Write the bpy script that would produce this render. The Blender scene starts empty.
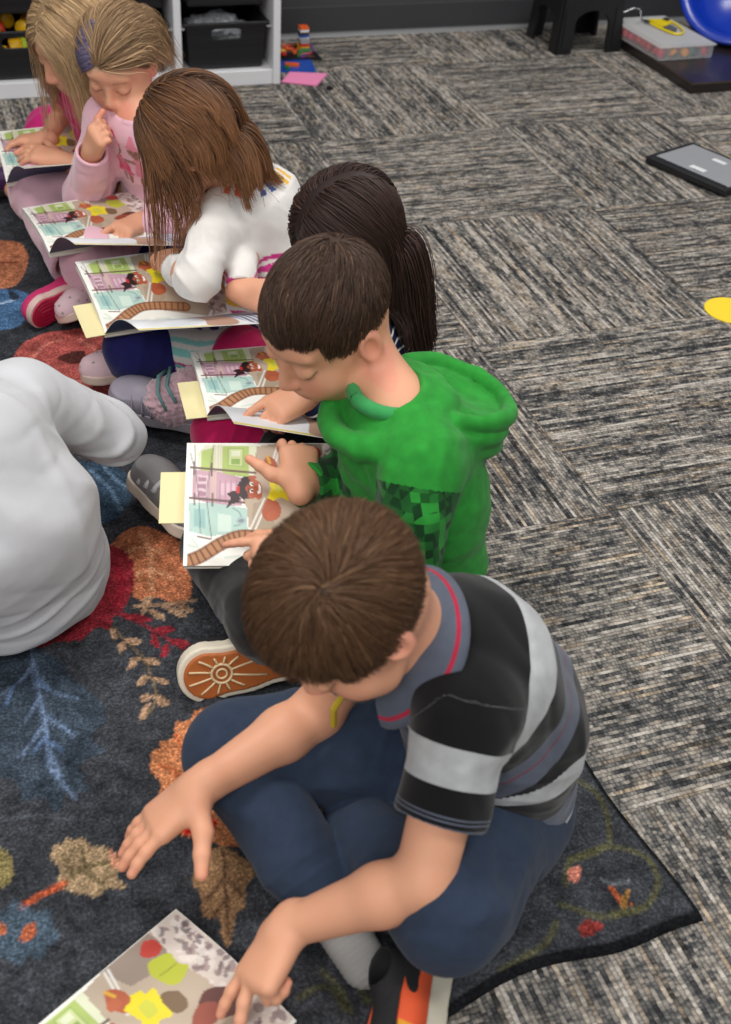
import bpy, math, os
import numpy as np
from mathutils import Vector, Matrix

ONLY = set()
def want(n): return (not ONLY) or (n in ONLY)

rng = np.random.default_rng(7)
SC = bpy.context.scene
COL = SC.collection
V3 = lambda *a: np.array(a, dtype=float)
def nrm(v): v = np.asarray(v, float); return v / (np.linalg.norm(v) + 1e-12)
def lerp(a, b, t): return a + (b - a) * t
def sm(a, b, x):
    t = np.clip((x - a) / (b - a), 0, 1); return t * t * (3 - 2 * t)
def srgb(r, g, b):
    f = lambda c: (c / 255 / 12.92) if c / 255 <= .04045 else ((c / 255 + .055) / 1.055) ** 2.4
    return (f(r), f(g), f(b))

# ---------------------------------------------------------------- camera model (measured from the floor tiles)
TILE = .6096
CF, CPIT, CROLL, CYAW = 1169.8, .66925, .0720634, .3776598
CPOS = V3(-1.6493, -3.2446, 1.3024)
def cam_axes():
    cp, sp, c, s = math.cos(CPIT), math.sin(CPIT), math.cos(CYAW), math.sin(CYAW)
    fw = V3(s * cp, c * cp, -sp); r = V3(c, -s, 0.); u = np.cross(r, fw)
    cr, sr = math.cos(CROLL), math.sin(CROLL)
    return cr * r + sr * u, -sr * r + cr * u, fw
CR, CU, CFW = cam_axes()
def at(x, y, z=0.):
    """the point of the place seen at this spot of the photograph, z metres above the floor"""
    d = CFW * CF + CR * (x - 365.5) - CU * (y - 512)
    return CPOS + d * ((z - CPOS[2]) / d[2])
def px(X):
    d = np.asarray(X) - CPOS; z = d @ CFW
    return (round(float(365.5 + CF * (d @ CR) / z)), round(float(512 - CF * (d @ CU) / z)))

# ---------------------------------------------------------------- meshes
def mk(name, V, F, mat, parent=None, cols=None, attrs=None, smooth=True):
    me = bpy.data.meshes.new(name)
    V = np.asarray(V, dtype=np.float32)
    if isinstance(F, np.ndarray) and F.ndim == 2:
        n, k = F.shape
        me.vertices.add(len(V)); me.vertices.foreach_set('co', V.ravel())
        me.loops.add(n * k); me.loops.foreach_set('vertex_index', F.astype(np.int32).ravel())
        me.polygons.add(n); me.polygons.foreach_set('loop_start', np.arange(0, n * k, k, dtype=np.int32))
        me.update(calc_edges=True)
    else:
        me.from_pydata([tuple(map(float, v)) for v in V], [], [tuple(int(i) for i in f) for f in F]); me.update()
    if smooth: me.polygons.foreach_set('use_smooth', np.ones(len(me.polygons), dtype=bool))
    if cols is not None:
        a = me.color_attributes.new('Col', 'FLOAT_COLOR', 'POINT')
        c = np.ones((len(V), 4), dtype=np.float32); c[:, :3] = cols; a.data.foreach_set('color', c.ravel())
    for k, v in (attrs or {}).items():
        a = me.attributes.new(k, 'FLOAT', 'POINT'); a.data.foreach_set('value', np.asarray(v, dtype=np.float32))
    if mat is not None: me.materials.append(mat)
    o = bpy.data.objects.new(name, me); COL.objects.link(o)
    if parent is not None: setpar(o, parent)
    return o
def setpar(o, p):
    o.parent = p
    o.matrix_parent_inverse = world_of(p).inverted()
def world_of(o):
    m = o.matrix_basis.copy()
    return world_of(o.parent) @ o.matrix_parent_inverse @ m if o.parent else m
def thing(name, label, cat, loc=(0, 0, 0), group=None):
    o = bpy.data.objects.new(name, None); COL.objects.link(o); o.empty_display_size = .05
    o.location = tuple(map(float, loc)); return tag(o, label, cat, group)
def tag(o, label=None, cat=None, group=None, kind=None):
    if label: o['label'] = label
    if cat: o['category'] = cat
    if group: o['group'] = group
    if kind: o['kind'] = kind
    return o

class B:
    """collects simple shapes into one mesh"""
    def __init__(s): s.v = []; s.f = []; s.n = 0
    def add(s, V, F):
        V = np.asarray(V, float); s.v.append(V)
        s.f += [tuple(int(i) + s.n for i in f) for f in F]; s.n += len(V); return s
    def box(s, c, d, R=None, bev=0.0):
        c = np.asarray(c, float); h = np.asarray(d, float) / 2
        R = np.eye(3) if R is None else R
        b = min(bev, h.min() * .9)
        if b <= 0:
            P = [(x, y, z) for x in (-1, 1) for y in (-1, 1) for z in (-1, 1)]
            F = [(0, 1, 3, 2), (4, 6, 7, 5), (0, 4, 5, 1), (2, 3, 7, 6), (0, 2, 6, 4), (1, 5, 7, 3)]
            return s.add(c + (np.array(P) * h) @ R.T, F)
        V = []; idx = {}
        for x in (-1, 1):
            for y in (-1, 1):
                for z in (-1, 1):
                    for ax in range(3):
                        q = V3(x, y, z) * (h - b); q[ax] = (x, y, z)[ax] * h[ax]
                        idx[(x, y, z, ax)] = len(V); V.append(q)
        F = []
        for ax in range(3):
            o1, o2 = [a for a in range(3) if a != ax]
            for sg in (-1, 1):
                def key(a, bb):
                    t = [0, 0, 0]; t[ax] = sg; t[o1] = a; t[o2] = bb; return idx[(*t, ax)]
                q = [key(-1, -1), key(1, -1), key(1, 1), key(-1, 1)]
                F.append(q)
        for ax in range(3):
            o1, o2 = [a for a in range(3) if a != ax]
            for a in (-1, 1):
                for bb in (-1, 1):
                    def k2(t_, f_):
                        t = [0, 0, 0]; t[ax] = t_; t[o1] = a; t[o2] = bb; return idx[(*t, f_)]
                    F.append([k2(-1, o1), k2(1, o1), k2(1, o2), k2(-1, o2)])
        for x in (-1, 1):
            for y in (-1, 1):
                for z in (-1, 1): F.append([idx[(x, y, z, a)] for a in range(3)])
        V = np.array(V); F2 = []
        for f in F:
            p = V[list(f)]; n_ = np.cross(p[1] - p[0], p[2] - p[0])
            F2.append(f if n_ @ p.mean(0) > 0 else f[::-1])
        return s.add(c + V @ R.T, F2)
    def prism(s, poly, z0, z1, R=None, o=(0, 0, 0)):
        n = len(poly); R = np.eye(3) if R is None else R
        a = np.array([(p[0], p[1], z0) for p in poly] + [(p[0], p[1], z1) for p in poly], float)
        A = sum(poly[i][0] * poly[(i + 1) % n][1] - poly[(i + 1) % n][0] * poly[i][1] for i in range(n))
        F = [tuple(range(n))[::-1], tuple(range(n, 2 * n))] + [(i, (i + 1) % n, n + (i + 1) % n, n + i) for i in range(n)]
        if A < 0: F = [f[::-1] for f in F]
        return s.add(a @ R.T + np.asarray(o), F)
    def tube(s, pts, r, n=8, cap=True):
        P = np.asarray(pts, float); m = len(P); r = np.broadcast_to(r, (m,))
        T = np.gradient(P, axis=0); T /= np.linalg.norm(T, axis=1)[:, None] + 1e-12
        up = V3(0, 0, 1) if abs(T[0][2]) < .9 else V3(1, 0, 0)
        a = nrm(np.cross(T[0], up)); V = []
        for i in range(m):
            a = nrm(a - T[i] * (a @ T[i])); b = np.cross(T[i], a)
            for k in range(n):
                t = 2 * math.pi * k / n; V.append(P[i] + r[i] * (math.cos(t) * a + math.sin(t) * b))
        F = [(i * n + k, i * n + (k + 1) % n, (i + 1) * n + (k + 1) % n, (i + 1) * n + k) for i in range(m - 1) for k in range(n)]
        if cap: F += [tuple(range(n))[::-1], tuple((m - 1) * n + k for k in range(n))]
        return s.add(V, F)
    def lathe(s, prof, o=(0, 0, 0), R=None, n=24):
        R = np.eye(3) if R is None else R
        V = [(r * math.cos(2 * math.pi * k / n), r * math.sin(2 * math.pi * k / n), z) for r, z in prof for k in range(n)]
        F = [(i * n + k, i * n + (k + 1) % n, (i + 1) * n + (k + 1) % n, (i + 1) * n + k) for i in range(len(prof) - 1) for k in range(n)]
        F += [tuple(range(n))[::-1], tuple((len(prof) - 1) * n + k for k in range(n))]
        return s.add(np.array(V) @ R.T + np.asarray(o), F)
    def obj(s, name, mat, parent=None, smooth=False):
        return mk(name, np.concatenate(s.v), s.f, mat, parent, smooth=smooth)
def rotz(a): c, s = math.cos(a), math.sin(a); return np.array([[c, -s, 0], [s, c, 0], [0, 0, 1.]])
def axes(x, y, z): return np.stack([np.asarray(x), np.asarray(y), np.asarray(z)], 1)

# ---------------------------------------------------------------- distance fields and surface nets
class Fr:
    """a local frame: origin, axes (columns), scale per axis"""
    def __init__(s, o=(0, 0, 0), R=None, sc=(1, 1, 1)):
        s.o = np.asarray(o, float); s.R = np.eye(3) if R is None else np.asarray(R, float)
        s.sc = np.broadcast_to(np.asarray(sc, float), (3,)).copy()
    def w(s, p): return s.o + s.R @ (np.asarray(p, float) * s.sc)
    def loc(s, P): return ((np.asarray(P) - s.o) @ s.R) / s.sc
ID = Fr()
class Field:
    def __init__(s, lo, hi, h):
        s.lo = np.asarray(lo, float); s.h = h
        s.n = np.ceil((np.asarray(hi, float) - s.lo) / h).astype(int) + 1
        s.f = np.full(s.n, .3, dtype=np.float32)
    def ap(s, lo, hi, fn, k=0., mode='u', fr=ID):
        c = np.array([[(lo, hi)[i][0], (lo, hi)[j][1], (lo, hi)[l][2]] for i in (0, 1) for j in (0, 1) for l in (0, 1)])
        w = fr.o + (c * fr.sc) @ fr.R.T
        m = k + 3 * s.h
        a = np.maximum(np.floor((w.min(0) - m - s.lo) / s.h).astype(int), 0)
        b = np.minimum(np.ceil((w.max(0) + m - s.lo) / s.h).astype(int) + 1, s.n)
        if (b <= a).any(): return s
        g = [(s.lo[i] + s.h * np.arange(a[i], b[i]) - fr.o[i]).astype(np.float32) for i in range(3)]
        X, Y, Z = g[0][:, None, None], g[1][None, :, None], g[2][None, None, :]
        R = (fr.R / fr.sc[None, :]).astype(np.float32)
        x = X * R[0, 0] + Y * R[1, 0] + Z * R[2, 0]
        y = X * R[0, 1] + Y * R[1, 1] + Z * R[2, 1]
        z = X * R[0, 2] + Y * R[1, 2] + Z * R[2, 2]
        d = fn(x, y, z) * np.float32(fr.sc.min())
        sl = tuple(slice(a[i], b[i]) for i in range(3)); A = s.f[sl]
        if mode == 'u':
            r = np.minimum(A, d)
            if k > 0: hh = np.maximum(k - np.abs(A - d), 0) / k; r = r - hh * hh * (k / 4)
        else:
            if mode == 's': d = -d
            r = np.maximum(A, d)
            if k > 0: hh = np.maximum(k - np.abs(A - d), 0) / k; r = r + hh * hh * (k / 4)
        s.f[sl] = r; return s
    def cap(s, a, b, ra, rb=None, k=.01, mode='u', fr=ID):
        rb = ra if rb is None else rb
        a = np.asarray(a, float); b = np.asarray(b, float); ba = b - a; L = float(ba @ ba) + 1e-12; R = max(ra, rb)
        def fn(x, y, z):
            px_, py_, pz_ = x - a[0], y - a[1], z - a[2]
            h = np.clip((px_ * ba[0] + py_ * ba[1] + pz_ * ba[2]) / L, 0, 1)
            return np.sqrt((px_ - h * ba[0]) ** 2 + (py_ - h * ba[1]) ** 2 + (pz_ - h * ba[2]) ** 2) - (ra + (rb - ra) * h)
        return s.ap(np.minimum(a, b) - R, np.maximum(a, b) + R, fn, k, mode, fr)
    def ell(s, c, r, k=.01, mode='u', fr=ID):
        c = np.asarray(c, float); r = np.broadcast_to(np.asarray(r, float), (3,))
        def fn(x, y, z):
            qx, qy, qz = (x - c[0]) / r[0], (y - c[1]) / r[1], (z - c[2]) / r[2]
            k0 = np.sqrt(qx * qx + qy * qy + qz * qz)
            k1 = np.sqrt((qx / r[0]) ** 2 + (qy / r[1]) ** 2 + (qz / r[2]) ** 2) + 1e-9
            return k0 * (k0 - 1) / k1
        return s.ap(c - r, c + r, fn, k, mode, fr)
    def box(s, c, hd, rd=.002, k=0, mode='u', fr=ID):
        c = np.asarray(c, float); hd = np.asarray(hd, float)
        def fn(x, y, z):
            q = [np.abs(v - c[i]) - hd[i] + rd for i, v in enumerate((x, y, z))]
            o = np.sqrt(sum(np.maximum(v, 0) ** 2 for v in q))
            return o + np.minimum(np.maximum(q[0], np.maximum(q[1], q[2])), 0) - rd
        return s.ap(c - hd, c + hd, fn, k, mode, fr)
    def cut(s, p, n, k=0.):
        """keep the side the normal points away from"""
        n = nrm(n); p = np.asarray(p, float); hi = s.lo + s.h * (s.n - 1)
        return s.ap(s.lo, hi, lambda x, y, z: (x - p[0]) * n[0] + (y - p[1]) * n[1] + (z - p[2]) * n[2], k, 'i')
    def chain(s, pts, rad, k=.01, fr=ID, mode='u'):
        for i in range(len(pts) - 1): s.cap(pts[i], pts[i + 1], rad[i], rad[i + 1], k, mode, fr)
        return s
    def sample(s, P):
        q = (np.asarray(P) - s.lo) / s.h; q = np.clip(q, 0, np.array(s.n) - 1.001); i = q.astype(int); t = (q - i).astype(np.float32)
        r = 0
        for a in (0, 1):
            for b in (0, 1):
                for c in (0, 1):
                    w = (t[..., 0] if a else 1 - t[..., 0]) * (t[..., 1] if b else 1 - t[..., 1]) * (t[..., 2] if c else 1 - t[..., 2])
                    r = r + w * s.f[i[..., 0] + a, i[..., 1] + b, i[..., 2] + c]
        return r
    def grad(s, P, e=.004):
        return np.stack([s.sample(P + V3(*(e if j == i else 0 for j in range(3)))) - s.sample(P - V3(*(e if j == i else 0 for j in range(3)))) for i in range(3)], -1) / (2 * e)
    def mesh(s):
        f = s.f; n0, n1, n2 = f.shape
        neg = f < 0
        cnt = np.zeros((n0 - 1, n1 - 1, n2 - 1), dtype=np.uint8)
        for a in (0, 1):
            for b in (0, 1):
                for c in (0, 1): cnt += neg[a:n0 - 1 + a, b:n1 - 1 + b, c:n2 - 1 + c]
        act = (cnt > 0) & (cnt < 8)
        I = np.argwhere(act)
        idx = np.full(act.shape, -1, dtype=np.int32); idx[act] = np.arange(len(I))
        cor = np.array([(a, b, c) for a in (0, 1) for b in (0, 1) for c in (0, 1)])
        vals = np.stack([f[I[:, 0] + c[0], I[:, 1] + c[1], I[:, 2] + c[2]] for c in cor], 1)
        acc = np.zeros((len(I), 3)); num = np.zeros(len(I))
        for i in range(8):
            for j in range(i + 1, 8):
                if np.abs(cor[i] - cor[j]).sum() != 1: continue
                vi, vj = vals[:, i], vals[:, j]; m = (vi < 0) != (vj < 0)
                t = np.where(m, vi / np.where(m, vi - vj, 1), 0)
                acc += m[:, None] * (cor[i] + t[:, None] * (cor[j] - cor[i])); num += m
        V = s.lo + s.h * (I + acc / num[:, None])
        Fs = []
        for ax in range(3):
            o1, o2 = (ax + 1) % 3, (ax + 2) % 3
            sl0 = [slice(None)] * 3; sl1 = [slice(None)] * 3; sl0[ax] = slice(0, -1); sl1[ax] = slice(1, None)
            ch = neg[tuple(sl0)] != neg[tuple(sl1)]
            E_ = np.argwhere(ch)
            ok = (E_[:, o1] > 0) & (E_[:, o2] > 0) & (E_[:, o1] < f.shape[o1] - 1) & (E_[:, o2] < f.shape[o2] - 1); E_ = E_[ok]
            q = []
            for d1, d2 in ((-1, -1), (0, -1), (0, 0), (-1, 0)):
                c = E_.copy(); c[:, o1] += d1; c[:, o2] += d2; q.append(idx[c[:, 0], c[:, 1], c[:, 2]])
            q = np.stack(q, 1); inside = neg[E_[:, 0], E_[:, 1], E_[:, 2]]
            q[~inside] = q[~inside][:, ::-1]; Fs.append(q)
        return V, np.concatenate(Fs)
def relax(V, F, it=1, lam=.5):
    for _ in range(it):
        acc = np.zeros_like(V); n = np.zeros(len(V))
        for a in range(4):
            for b in ((a + 1) % 4, (a + 3) % 4):
                np.add.at(n, F[:, a], 1)
                for c in range(3): acc[:, c] += np.bincount(F[:, a], V[F[:, b], c], len(V))
        V = V + lam * (acc / np.maximum(n, 1)[:, None] - V)
    return V
def normals(V, F):
    n = np.cross(V[F[:, 2]] - V[F[:, 0]], V[F[:, 3]] - V[F[:, 1]]); N = np.zeros_like(V)
    for a in range(4):
        for c in range(3): N[:, c] += np.bincount(F[:, a], n[:, c], len(V))
    return N / (np.linalg.norm(N, axis=1)[:, None] + 1e-12)
def wob(P, freq, seed=0, n=4):
    """smooth pseudo noise in -1..1"""
    r = np.random.default_rng(seed); out = 0
    W = P * freq
    for i in range(n):
        k = nrm(r.normal(size=3)); k2 = nrm(r.normal(size=3))
        out = out + np.sin(W @ k * 2 * (1 + .4 * i) + r.uniform(0, 6) + 1.3 * np.sin(W @ k2 * 1.3 + r.uniform(0, 6)))
    return out / n
def crease(P, amp, freq=9, seed=0, st=(1, 1, .45), w=5.):
    """narrow soft creases"""
    q = P * np.asarray(st); return amp * (np.exp(-(wob(q, freq, seed) * w) ** 2) * (.5 + .5 * wob(P, 7, seed + 9)) - .25 * np.exp(-(wob(q, freq * 1.2, seed + 3) * w) ** 2))
def ridge(P, c, d, lam, rad, amp, seed=0):
    """folds across direction d around point c"""
    q = P - np.asarray(c); d = nrm(d)
    w = np.exp(-(q ** 2).sum(1) / (rad * rad))
    ph = q @ d / lam * 2 * math.pi + 3.2 * wob(P, 11, seed)
    en = .5 + .5 * wob(P, 19, seed + 50)
    return amp * .8 * w * en * (1.2 * np.exp(1.6 * (np.sin(ph) - 1)) * 2 - .8)
# ---------------------------------------------------------------- materials
class M:
    def __init__(s, name, rough=.6, color=(.5, .5, .5), **kw):
        s.m = bpy.data.materials.new(name); s.m.use_nodes = True; s.t = s.m.node_tree
        s.b = s.t.nodes['Principled BSDF']; s.b.inputs['Roughness'].default_value = rough
        s.b.inputs['Base Color'].default_value = (*color, 1)
        for k, v in kw.items():
            s.b.inputs[k.replace('_', ' ')].default_value = v if not isinstance(v, tuple) else (*v, 1)
        s._c = None
    def n(s, typ, **kw):
        nd = s.t.nodes.new('ShaderNode' + typ)
        for k, v in kw.items(): setattr(nd, k, v)
        return nd
    def l(s, a, b): s.t.links.new(a, b)
    def val(s, sock, v):
        if hasattr(v, 'links') or hasattr(v, 'is_linked'): s.l(v, sock)
        else: sock.default_value = v
    def obj(s): 
        if s._c is None: s._c = s.n('TexCoord').outputs['Object']
        return s._c
    def geo(s):
        return s.n('NewGeometry').outputs['Position']
    def mapv(s, v, sc=(1, 1, 1), rot=(0, 0, 0), loc=(0, 0, 0)):
        m = s.n('Mapping'); m.inputs['Scale'].default_value = sc; m.inputs['Rotation'].default_value = rot; m.inputs['Location'].default_value = loc
        s.l(v, m.inputs[0]); return m.outputs[0]
    def noise(s, v, scale, detail=2, rough=.5):
        x = s.n('TexNoise'); s.l(v, x.inputs['Vector']); x.inputs['Scale'].default_value = scale; x.inputs['Detail'].default_value = detail; x.inputs['Roughness'].default_value = rough
        return x.outputs[0]
    def ramp(s, fac, stops, interp='LINEAR'):
        r = s.n('ValToRGB'); e = r.color_ramp; e.interpolation = interp
        while len(e.elements) > 1: e.elements.remove(e.elements[-1])
        e.elements[0].position = stops[0][0]; e.elements[0].color = (*stops[0][1], 1)
        for p, c in stops[1:]:
            q = e.elements.new(p); q.color = (*c, 1)
        s.l(fac, r.inputs[0]); return r.outputs[0]
    def math(s, op, a, b=None, c=None, clamp=False):
        x = s.n('Math', operation=op, use_clamp=clamp)
        for i, v in enumerate((a, b, c)):
            if v is not None: s.val(x.inputs[i], v)
        return x.outputs[0]
    def mix(s, fac, a, b, mode='MIX'):
        x = s.n('Mix', data_type='RGBA', blend_type=mode)
        s.val(x.inputs[0], fac)
        for i, v in ((6, a), (7, b)):
            if isinstance(v, tuple): x.inputs[i].default_value = (*v, 1)
            else: s.l(v, x.inputs[i])
        return x.outputs[2]
    def attr(s, name='Col', out='Color'):
        a = s.n('Attribute'); a.attribute_name = name; return a.outputs[out]
    def base(s, c): s.l(c, s.b.inputs['Base Color']); return s
    def bump(s, h, strength=.3, dist=.002):
        x = s.n('Bump'); x.inputs['Strength'].default_value = strength; x.inputs['Distance'].default_value = dist
        s.l(h, x.inputs['Height']); s.l(x.outputs[0], s.b.inputs['Normal']); return s
def plain(name, col, rough=.6, **kw):
    m = M(name, rough, col, **kw)
    m.base(m.mix(m.math('MULTIPLY', m.noise(m.obj(), 35, 3), .25), col, tuple(c * .75 for c in col)))
    return m.m
def cloth(name, col=None, attr=None, rough=.92, weave=900, var=.12, bump=.25, stops=None, tname='t', fuzz=0.12):
    m = M(name, rough); v = m.obj()
    if stops: c = m.ramp(m.attr(tname, 'Fac'), stops, 'CONSTANT')
    elif attr: c = m.attr(attr)
    else: c = m.mix(0., col, col)
    n1 = m.noise(v, 60, 3); n2 = m.noise(v, weave, 1)
    c = m.mix(1., c, m.ramp(m.math('ADD', m.math('MULTIPLY', n1, .5), m.math('MULTIPLY', n2, .5)), [(.3, (1 - var,) * 3), (.7, (1 + var,) * 3)]), 'MULTIPLY')
    m.base(c); m.bump(n2, bump, .001)
    m.b.inputs['Sheen Weight'].default_value = fuzz; m.b.inputs['Sheen Roughness'].default_value = .5
    m.b.inputs['Specular IOR Level'].default_value = .2
    return m.m
def skin_mat():
    m = M('skin', .52); c = m.attr('Col'); n = m.noise(m.obj(), 30, 3); n2 = m.noise(m.obj(), 260, 2)
    c = m.mix(m.math('MULTIPLY', n, .30), c, m.mix(1., c, (1.06, .80, .74), 'MULTIPLY'))
    m.base(c); m.bump(n2, .10, .0006)
    m.b.inputs['Subsurface Weight'].default_value = .18; m.b.inputs['Subsurface Radius'].default_value = (.012, .004, .002); m.b.inputs['Subsurface Scale'].default_value = .6
    m.b.inputs['Specular IOR Level'].default_value = .4
    return m.m
def hair_mat(name='hair strands'):
    m = M(name, .55); m.base(m.attr('Col')); m.b.inputs['Specular IOR Level'].default_value = .38
    return m.m
# ---------------------------------------------------------------- people
SKIN = M_SKIN = skin_mat(); HAIR = hair_mat()
def ik(a, t, l1, l2, pole):
    """middle joint of a two-bone limb from a to t, bent towards the pole direction; returns joint, end"""
    a = np.asarray(a, float); t = np.asarray(t, float); d = t - a; L = np.linalg.norm(d)
    if L > (l1 + l2) * .995: t = a + d / L * (l1 + l2) * .995; d = t - a; L = np.linalg.norm(d)
    if L < abs(l1 - l2) + .01: L = abs(l1 - l2) + .01
    u = nrm(d); x = (l1 * l1 - l2 * l2 + L * L) / (2 * L); h = math.sqrt(max(l1 * l1 - x * x, 0))
    p = np.asarray(pole, float); p = nrm(p - u * (p @ u))
    return a + u * x + p * h, t
def head_frame(c, fwd, up, sc=1.):
    F_ = nrm(fwd); X = nrm(np.cross(F_, up)); U = np.cross(X, F_)
    return Fr(c, axes(X, F_, U), sc)
def head(f, fr, open_mouth=0., lids=1):
    f.ell((0, -.012, .022), (.072, .087, .078), 0, fr=fr)
    f.ell((0, .030, -.038), (.058, .055, .062), .03, fr=fr)
    f.ell((0, -.02, -.03), (.060, .06, .05), .03, fr=fr)
    f.cap((-.028, .045, -.078), (.028, .045, -.078), .022, k=.03, fr=fr)
    f.ell((0, .064, -.086), (.020, .017, .014), .02, fr=fr)
    f.ell((0, .070, -.060), (.028, .020, .020), .02, fr=fr)
    for s in (-1, 1):
        f.ell((s * .034, .056, -.045), (.022, .022, .024), .02, fr=fr)
        f.ell((s * .030, .094, -.006), (.016, .013, .011), .014, 's', fr)
        f.ell((s * .030, .072, -.008), (.0145, .0135, .0125), .004, fr=fr)
        f.ell((s * .074, -.008, -.018), (.009, .019, .028), .008, fr=fr)
        f.ell((s * .081, -.004, -.016), (.007, .011, .018), .005, 's', fr)
        f.ell((s * .009, .089, -.040), (.0075, .0075, .006), .006, fr=fr)
    f.ell((0, .066, .018), (.046, .014, .016), .02, fr=fr)
    f.cap((0, .082, -.004), (0, .097, -.034), .0065, .0092, .012, fr=fr)
    f.cap((-.017, .080, -.0635), (.017, .080, -.0635), .0052, k=.004, fr=fr)
    f.cap((-.013, .0785, -.0715), (.013, .0785, -.0715), .0062, k=.004, fr=fr)
    f.cap((-.02, .090 - .006, -.0672), (.02, .090 - .006, -.0672), .0022, k=.003, mode='s', fr=fr)
    if open_mouth: f.ell((0, .086, -.0672), (.02, .012, .006 * open_mouth), .004, 's', fr)
def face_paint(V, fr, C, brow=(.16, .09, .05), hairtone=None, smile=0.):
    q = fr.loc(V); x, y, z = q[:, 0], q[:, 1], q[:, 2]; ax_ = np.abs(x); front = y > .03
    def blend(w, col): 
        nonlocal C; C = C * (1 - w[:, None]) + np.array(col) * w[:, None]
    inhead = (np.abs(z) < .13) & (np.abs(y) < .13) & (ax_ < .1)
    blend(inhead * front * .45 * np.exp(-(((ax_ - .036) / .017) ** 2 + ((z + .042) / .017) ** 2)), (.80, .27, .20))
    blend(inhead * (y > .088) * .3 * np.exp(-((z + .036) / .012) ** 2), (.80, .30, .22))
    lipw = sm(.024, .016, ax_) * np.exp(-(((z + .0672 - smile * ax_ * .3) / .0075) ** 4)) * (y > .068)
    blend(inhead * lipw * .65, (.62, .19, .17))
    br = np.exp(-(((z - .017 + (ax_ - .03) ** 2 * 9) / .0032) ** 2)) * sm(.012, .016, ax_) * sm(.05, .042, ax_) * front
    blend(inhead * br * .55, brow)
    lash = np.exp(-(((z + .0135 - (ax_ - .030) ** 2 * 14) / .0017) ** 2)) * sm(.0165, .0145, np.abs(ax_ - .030)) * front
    blend(inhead * lash * .85, (.05, .03, .025))
    ear = (ax_ > .068) & (np.abs(y + .008) < .03) & (np.abs(z + .018) < .04)
    blend(ear * .35, (.80, .28, .22))
    if hairtone is not None:
        scalp = sm(.02, .04, z - sm(-.02, .07, y) * .035 + .035) * inhead * (y < .075)
        blend(np.clip(scalp, 0, 1) * .8, hairtone)
    return C
FL = (.047, .053, .049, .038); FX = (.021, .007, -.007, -.0205); FR_ = (.0074, .0077, .0073, .0064)
def hand(f, w, d, up, side, curls=((15, 25, 15),) * 4, spread=(8, 2, -3, -9), thumb=(45, 10, 15), s=1.):
    """w wrist, d direction to the fingers, up normal of the back of the hand, side +1 left hand, -1 right hand"""
    Y = nrm(d); Z = nrm(np.asarray(up) - Y * (np.asarray(up) @ Y)); X = np.cross(Y, Z)
    fr = Fr(w, axes(X, Y, Z), s); tx = side; tips = []
    f.cap((0, -.012, 0), (0, .012, 0), .0185, .019, .012, fr=fr)
    for i in range(4):
        f.cap((tx * FX[i] * .62, .010, 0), (tx * FX[i], .056, .001 - abs(i - 1.4) * .0012), .0115, .0098, .012, fr=fr)
    f.ell((0, .036, -.003), (.024, .030, .0115), .012, fr=fr)
    for i in range(4):
        a0 = math.radians(spread[i]) * tx; p = V3(tx * FX[i], .058, 0); ang = 0
        for j, fac in enumerate((.45, .30, .25)):
            ang += math.radians(curls[i][j])
            dirv = V3(math.sin(a0) * math.cos(ang), math.cos(a0) * math.cos(ang), -math.sin(ang))
            q = p + dirv * FL[i] * fac; r0 = FR_[i] * (1 - .10 * j); r1 = FR_[i] * (1 - .10 * (j + 1))
            f.cap(p, q, r0, r1, .0035, fr=fr); p = q
        tips.append(fr.w(p))
    ta, td, tc = [math.radians(a) for a in thumb]
    p = V3(tx * .016, .012, -.004); q = V3(tx * (.016 + .026 * math.sin(ta)), .012 + .026 * math.cos(ta), -.006 - .026 * math.sin(td))
    f.cap(p, q, .0125, .0105, .012, fr=fr)
    ta2 = ta * .75; dv = V3(tx * math.sin(ta2), math.cos(ta2), -math.sin(td)); dv = nrm(dv); q2 = q + dv * .022
    f.cap(q, q2, .0098, .0088, .006, fr=fr)
    dv2 = nrm(dv + V3(-tx * math.sin(tc), 0, -.1)); q3 = q2 + dv2 * .019
    f.cap(q2, q3, .0088, .0070, .003, fr=fr); tips.append(fr.w(q3))
    return tips
def hand_paint(V, C, tips, knuckle=None):
    for t in tips:
        d = np.linalg.norm(V - t, axis=1); w = np.exp(-(d / .012) ** 2)[:, None] * .35
        C = C * (1 - w) + np.array((.80, .27, .20)) * w
    return C
def tubes(strands, rad, colr, name, parent, mat, taper=.35, base=None):
    """strands N x M x 3 into one mesh of thin three-sided tubes"""
    N, Mn, _ = strands.shape
    T = np.gradient(strands, axis=1); T /= np.linalg.norm(T, axis=2, keepdims=True) + 1e-9
    r0 = np.random.default_rng(3).normal(size=(N, 1, 3)); A = np.cross(T, r0); A /= np.linalg.norm(A, axis=2, keepdims=True) + 1e-9
    Bn = np.cross(T, A); t = np.linspace(0, 1, Mn)[None, :, None]
    R = rad[:, None, None] * (1 - (1 - taper) * t ** 2)
    V = np.stack([strands + R * (math.cos(2.0944 * k) * A + math.sin(2.0944 * k) * Bn) for k in range(3)], 2)
    V = V.reshape(-1, 3)
    i = np.arange(N)[:, None, None] * Mn * 3 + np.arange(Mn - 1)[None, :, None] * 3; k = np.arange(3)[None, None, :]; k2 = (k + 1) % 3
    F = np.stack([i + k, i + k2, i + 3 + k2, i + 3 + k], -1).reshape(-1, 4)
    C = np.repeat(colr, Mn * 3, axis=0)
    if colr.ndim == 3: C = np.repeat(colr.reshape(-1, 3), 3, axis=0)
    if base is not None:
        bV, bF, bC = base; F = np.concatenate([F, bF + len(V)]); V = np.concatenate([V, bV]); C = np.concatenate([C, bC])
    return mk(name, V, F, mat, parent, cols=C)
CR_C = V3(0, -.012, .022); CR_R = V3(.072, .087, .078)
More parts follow.
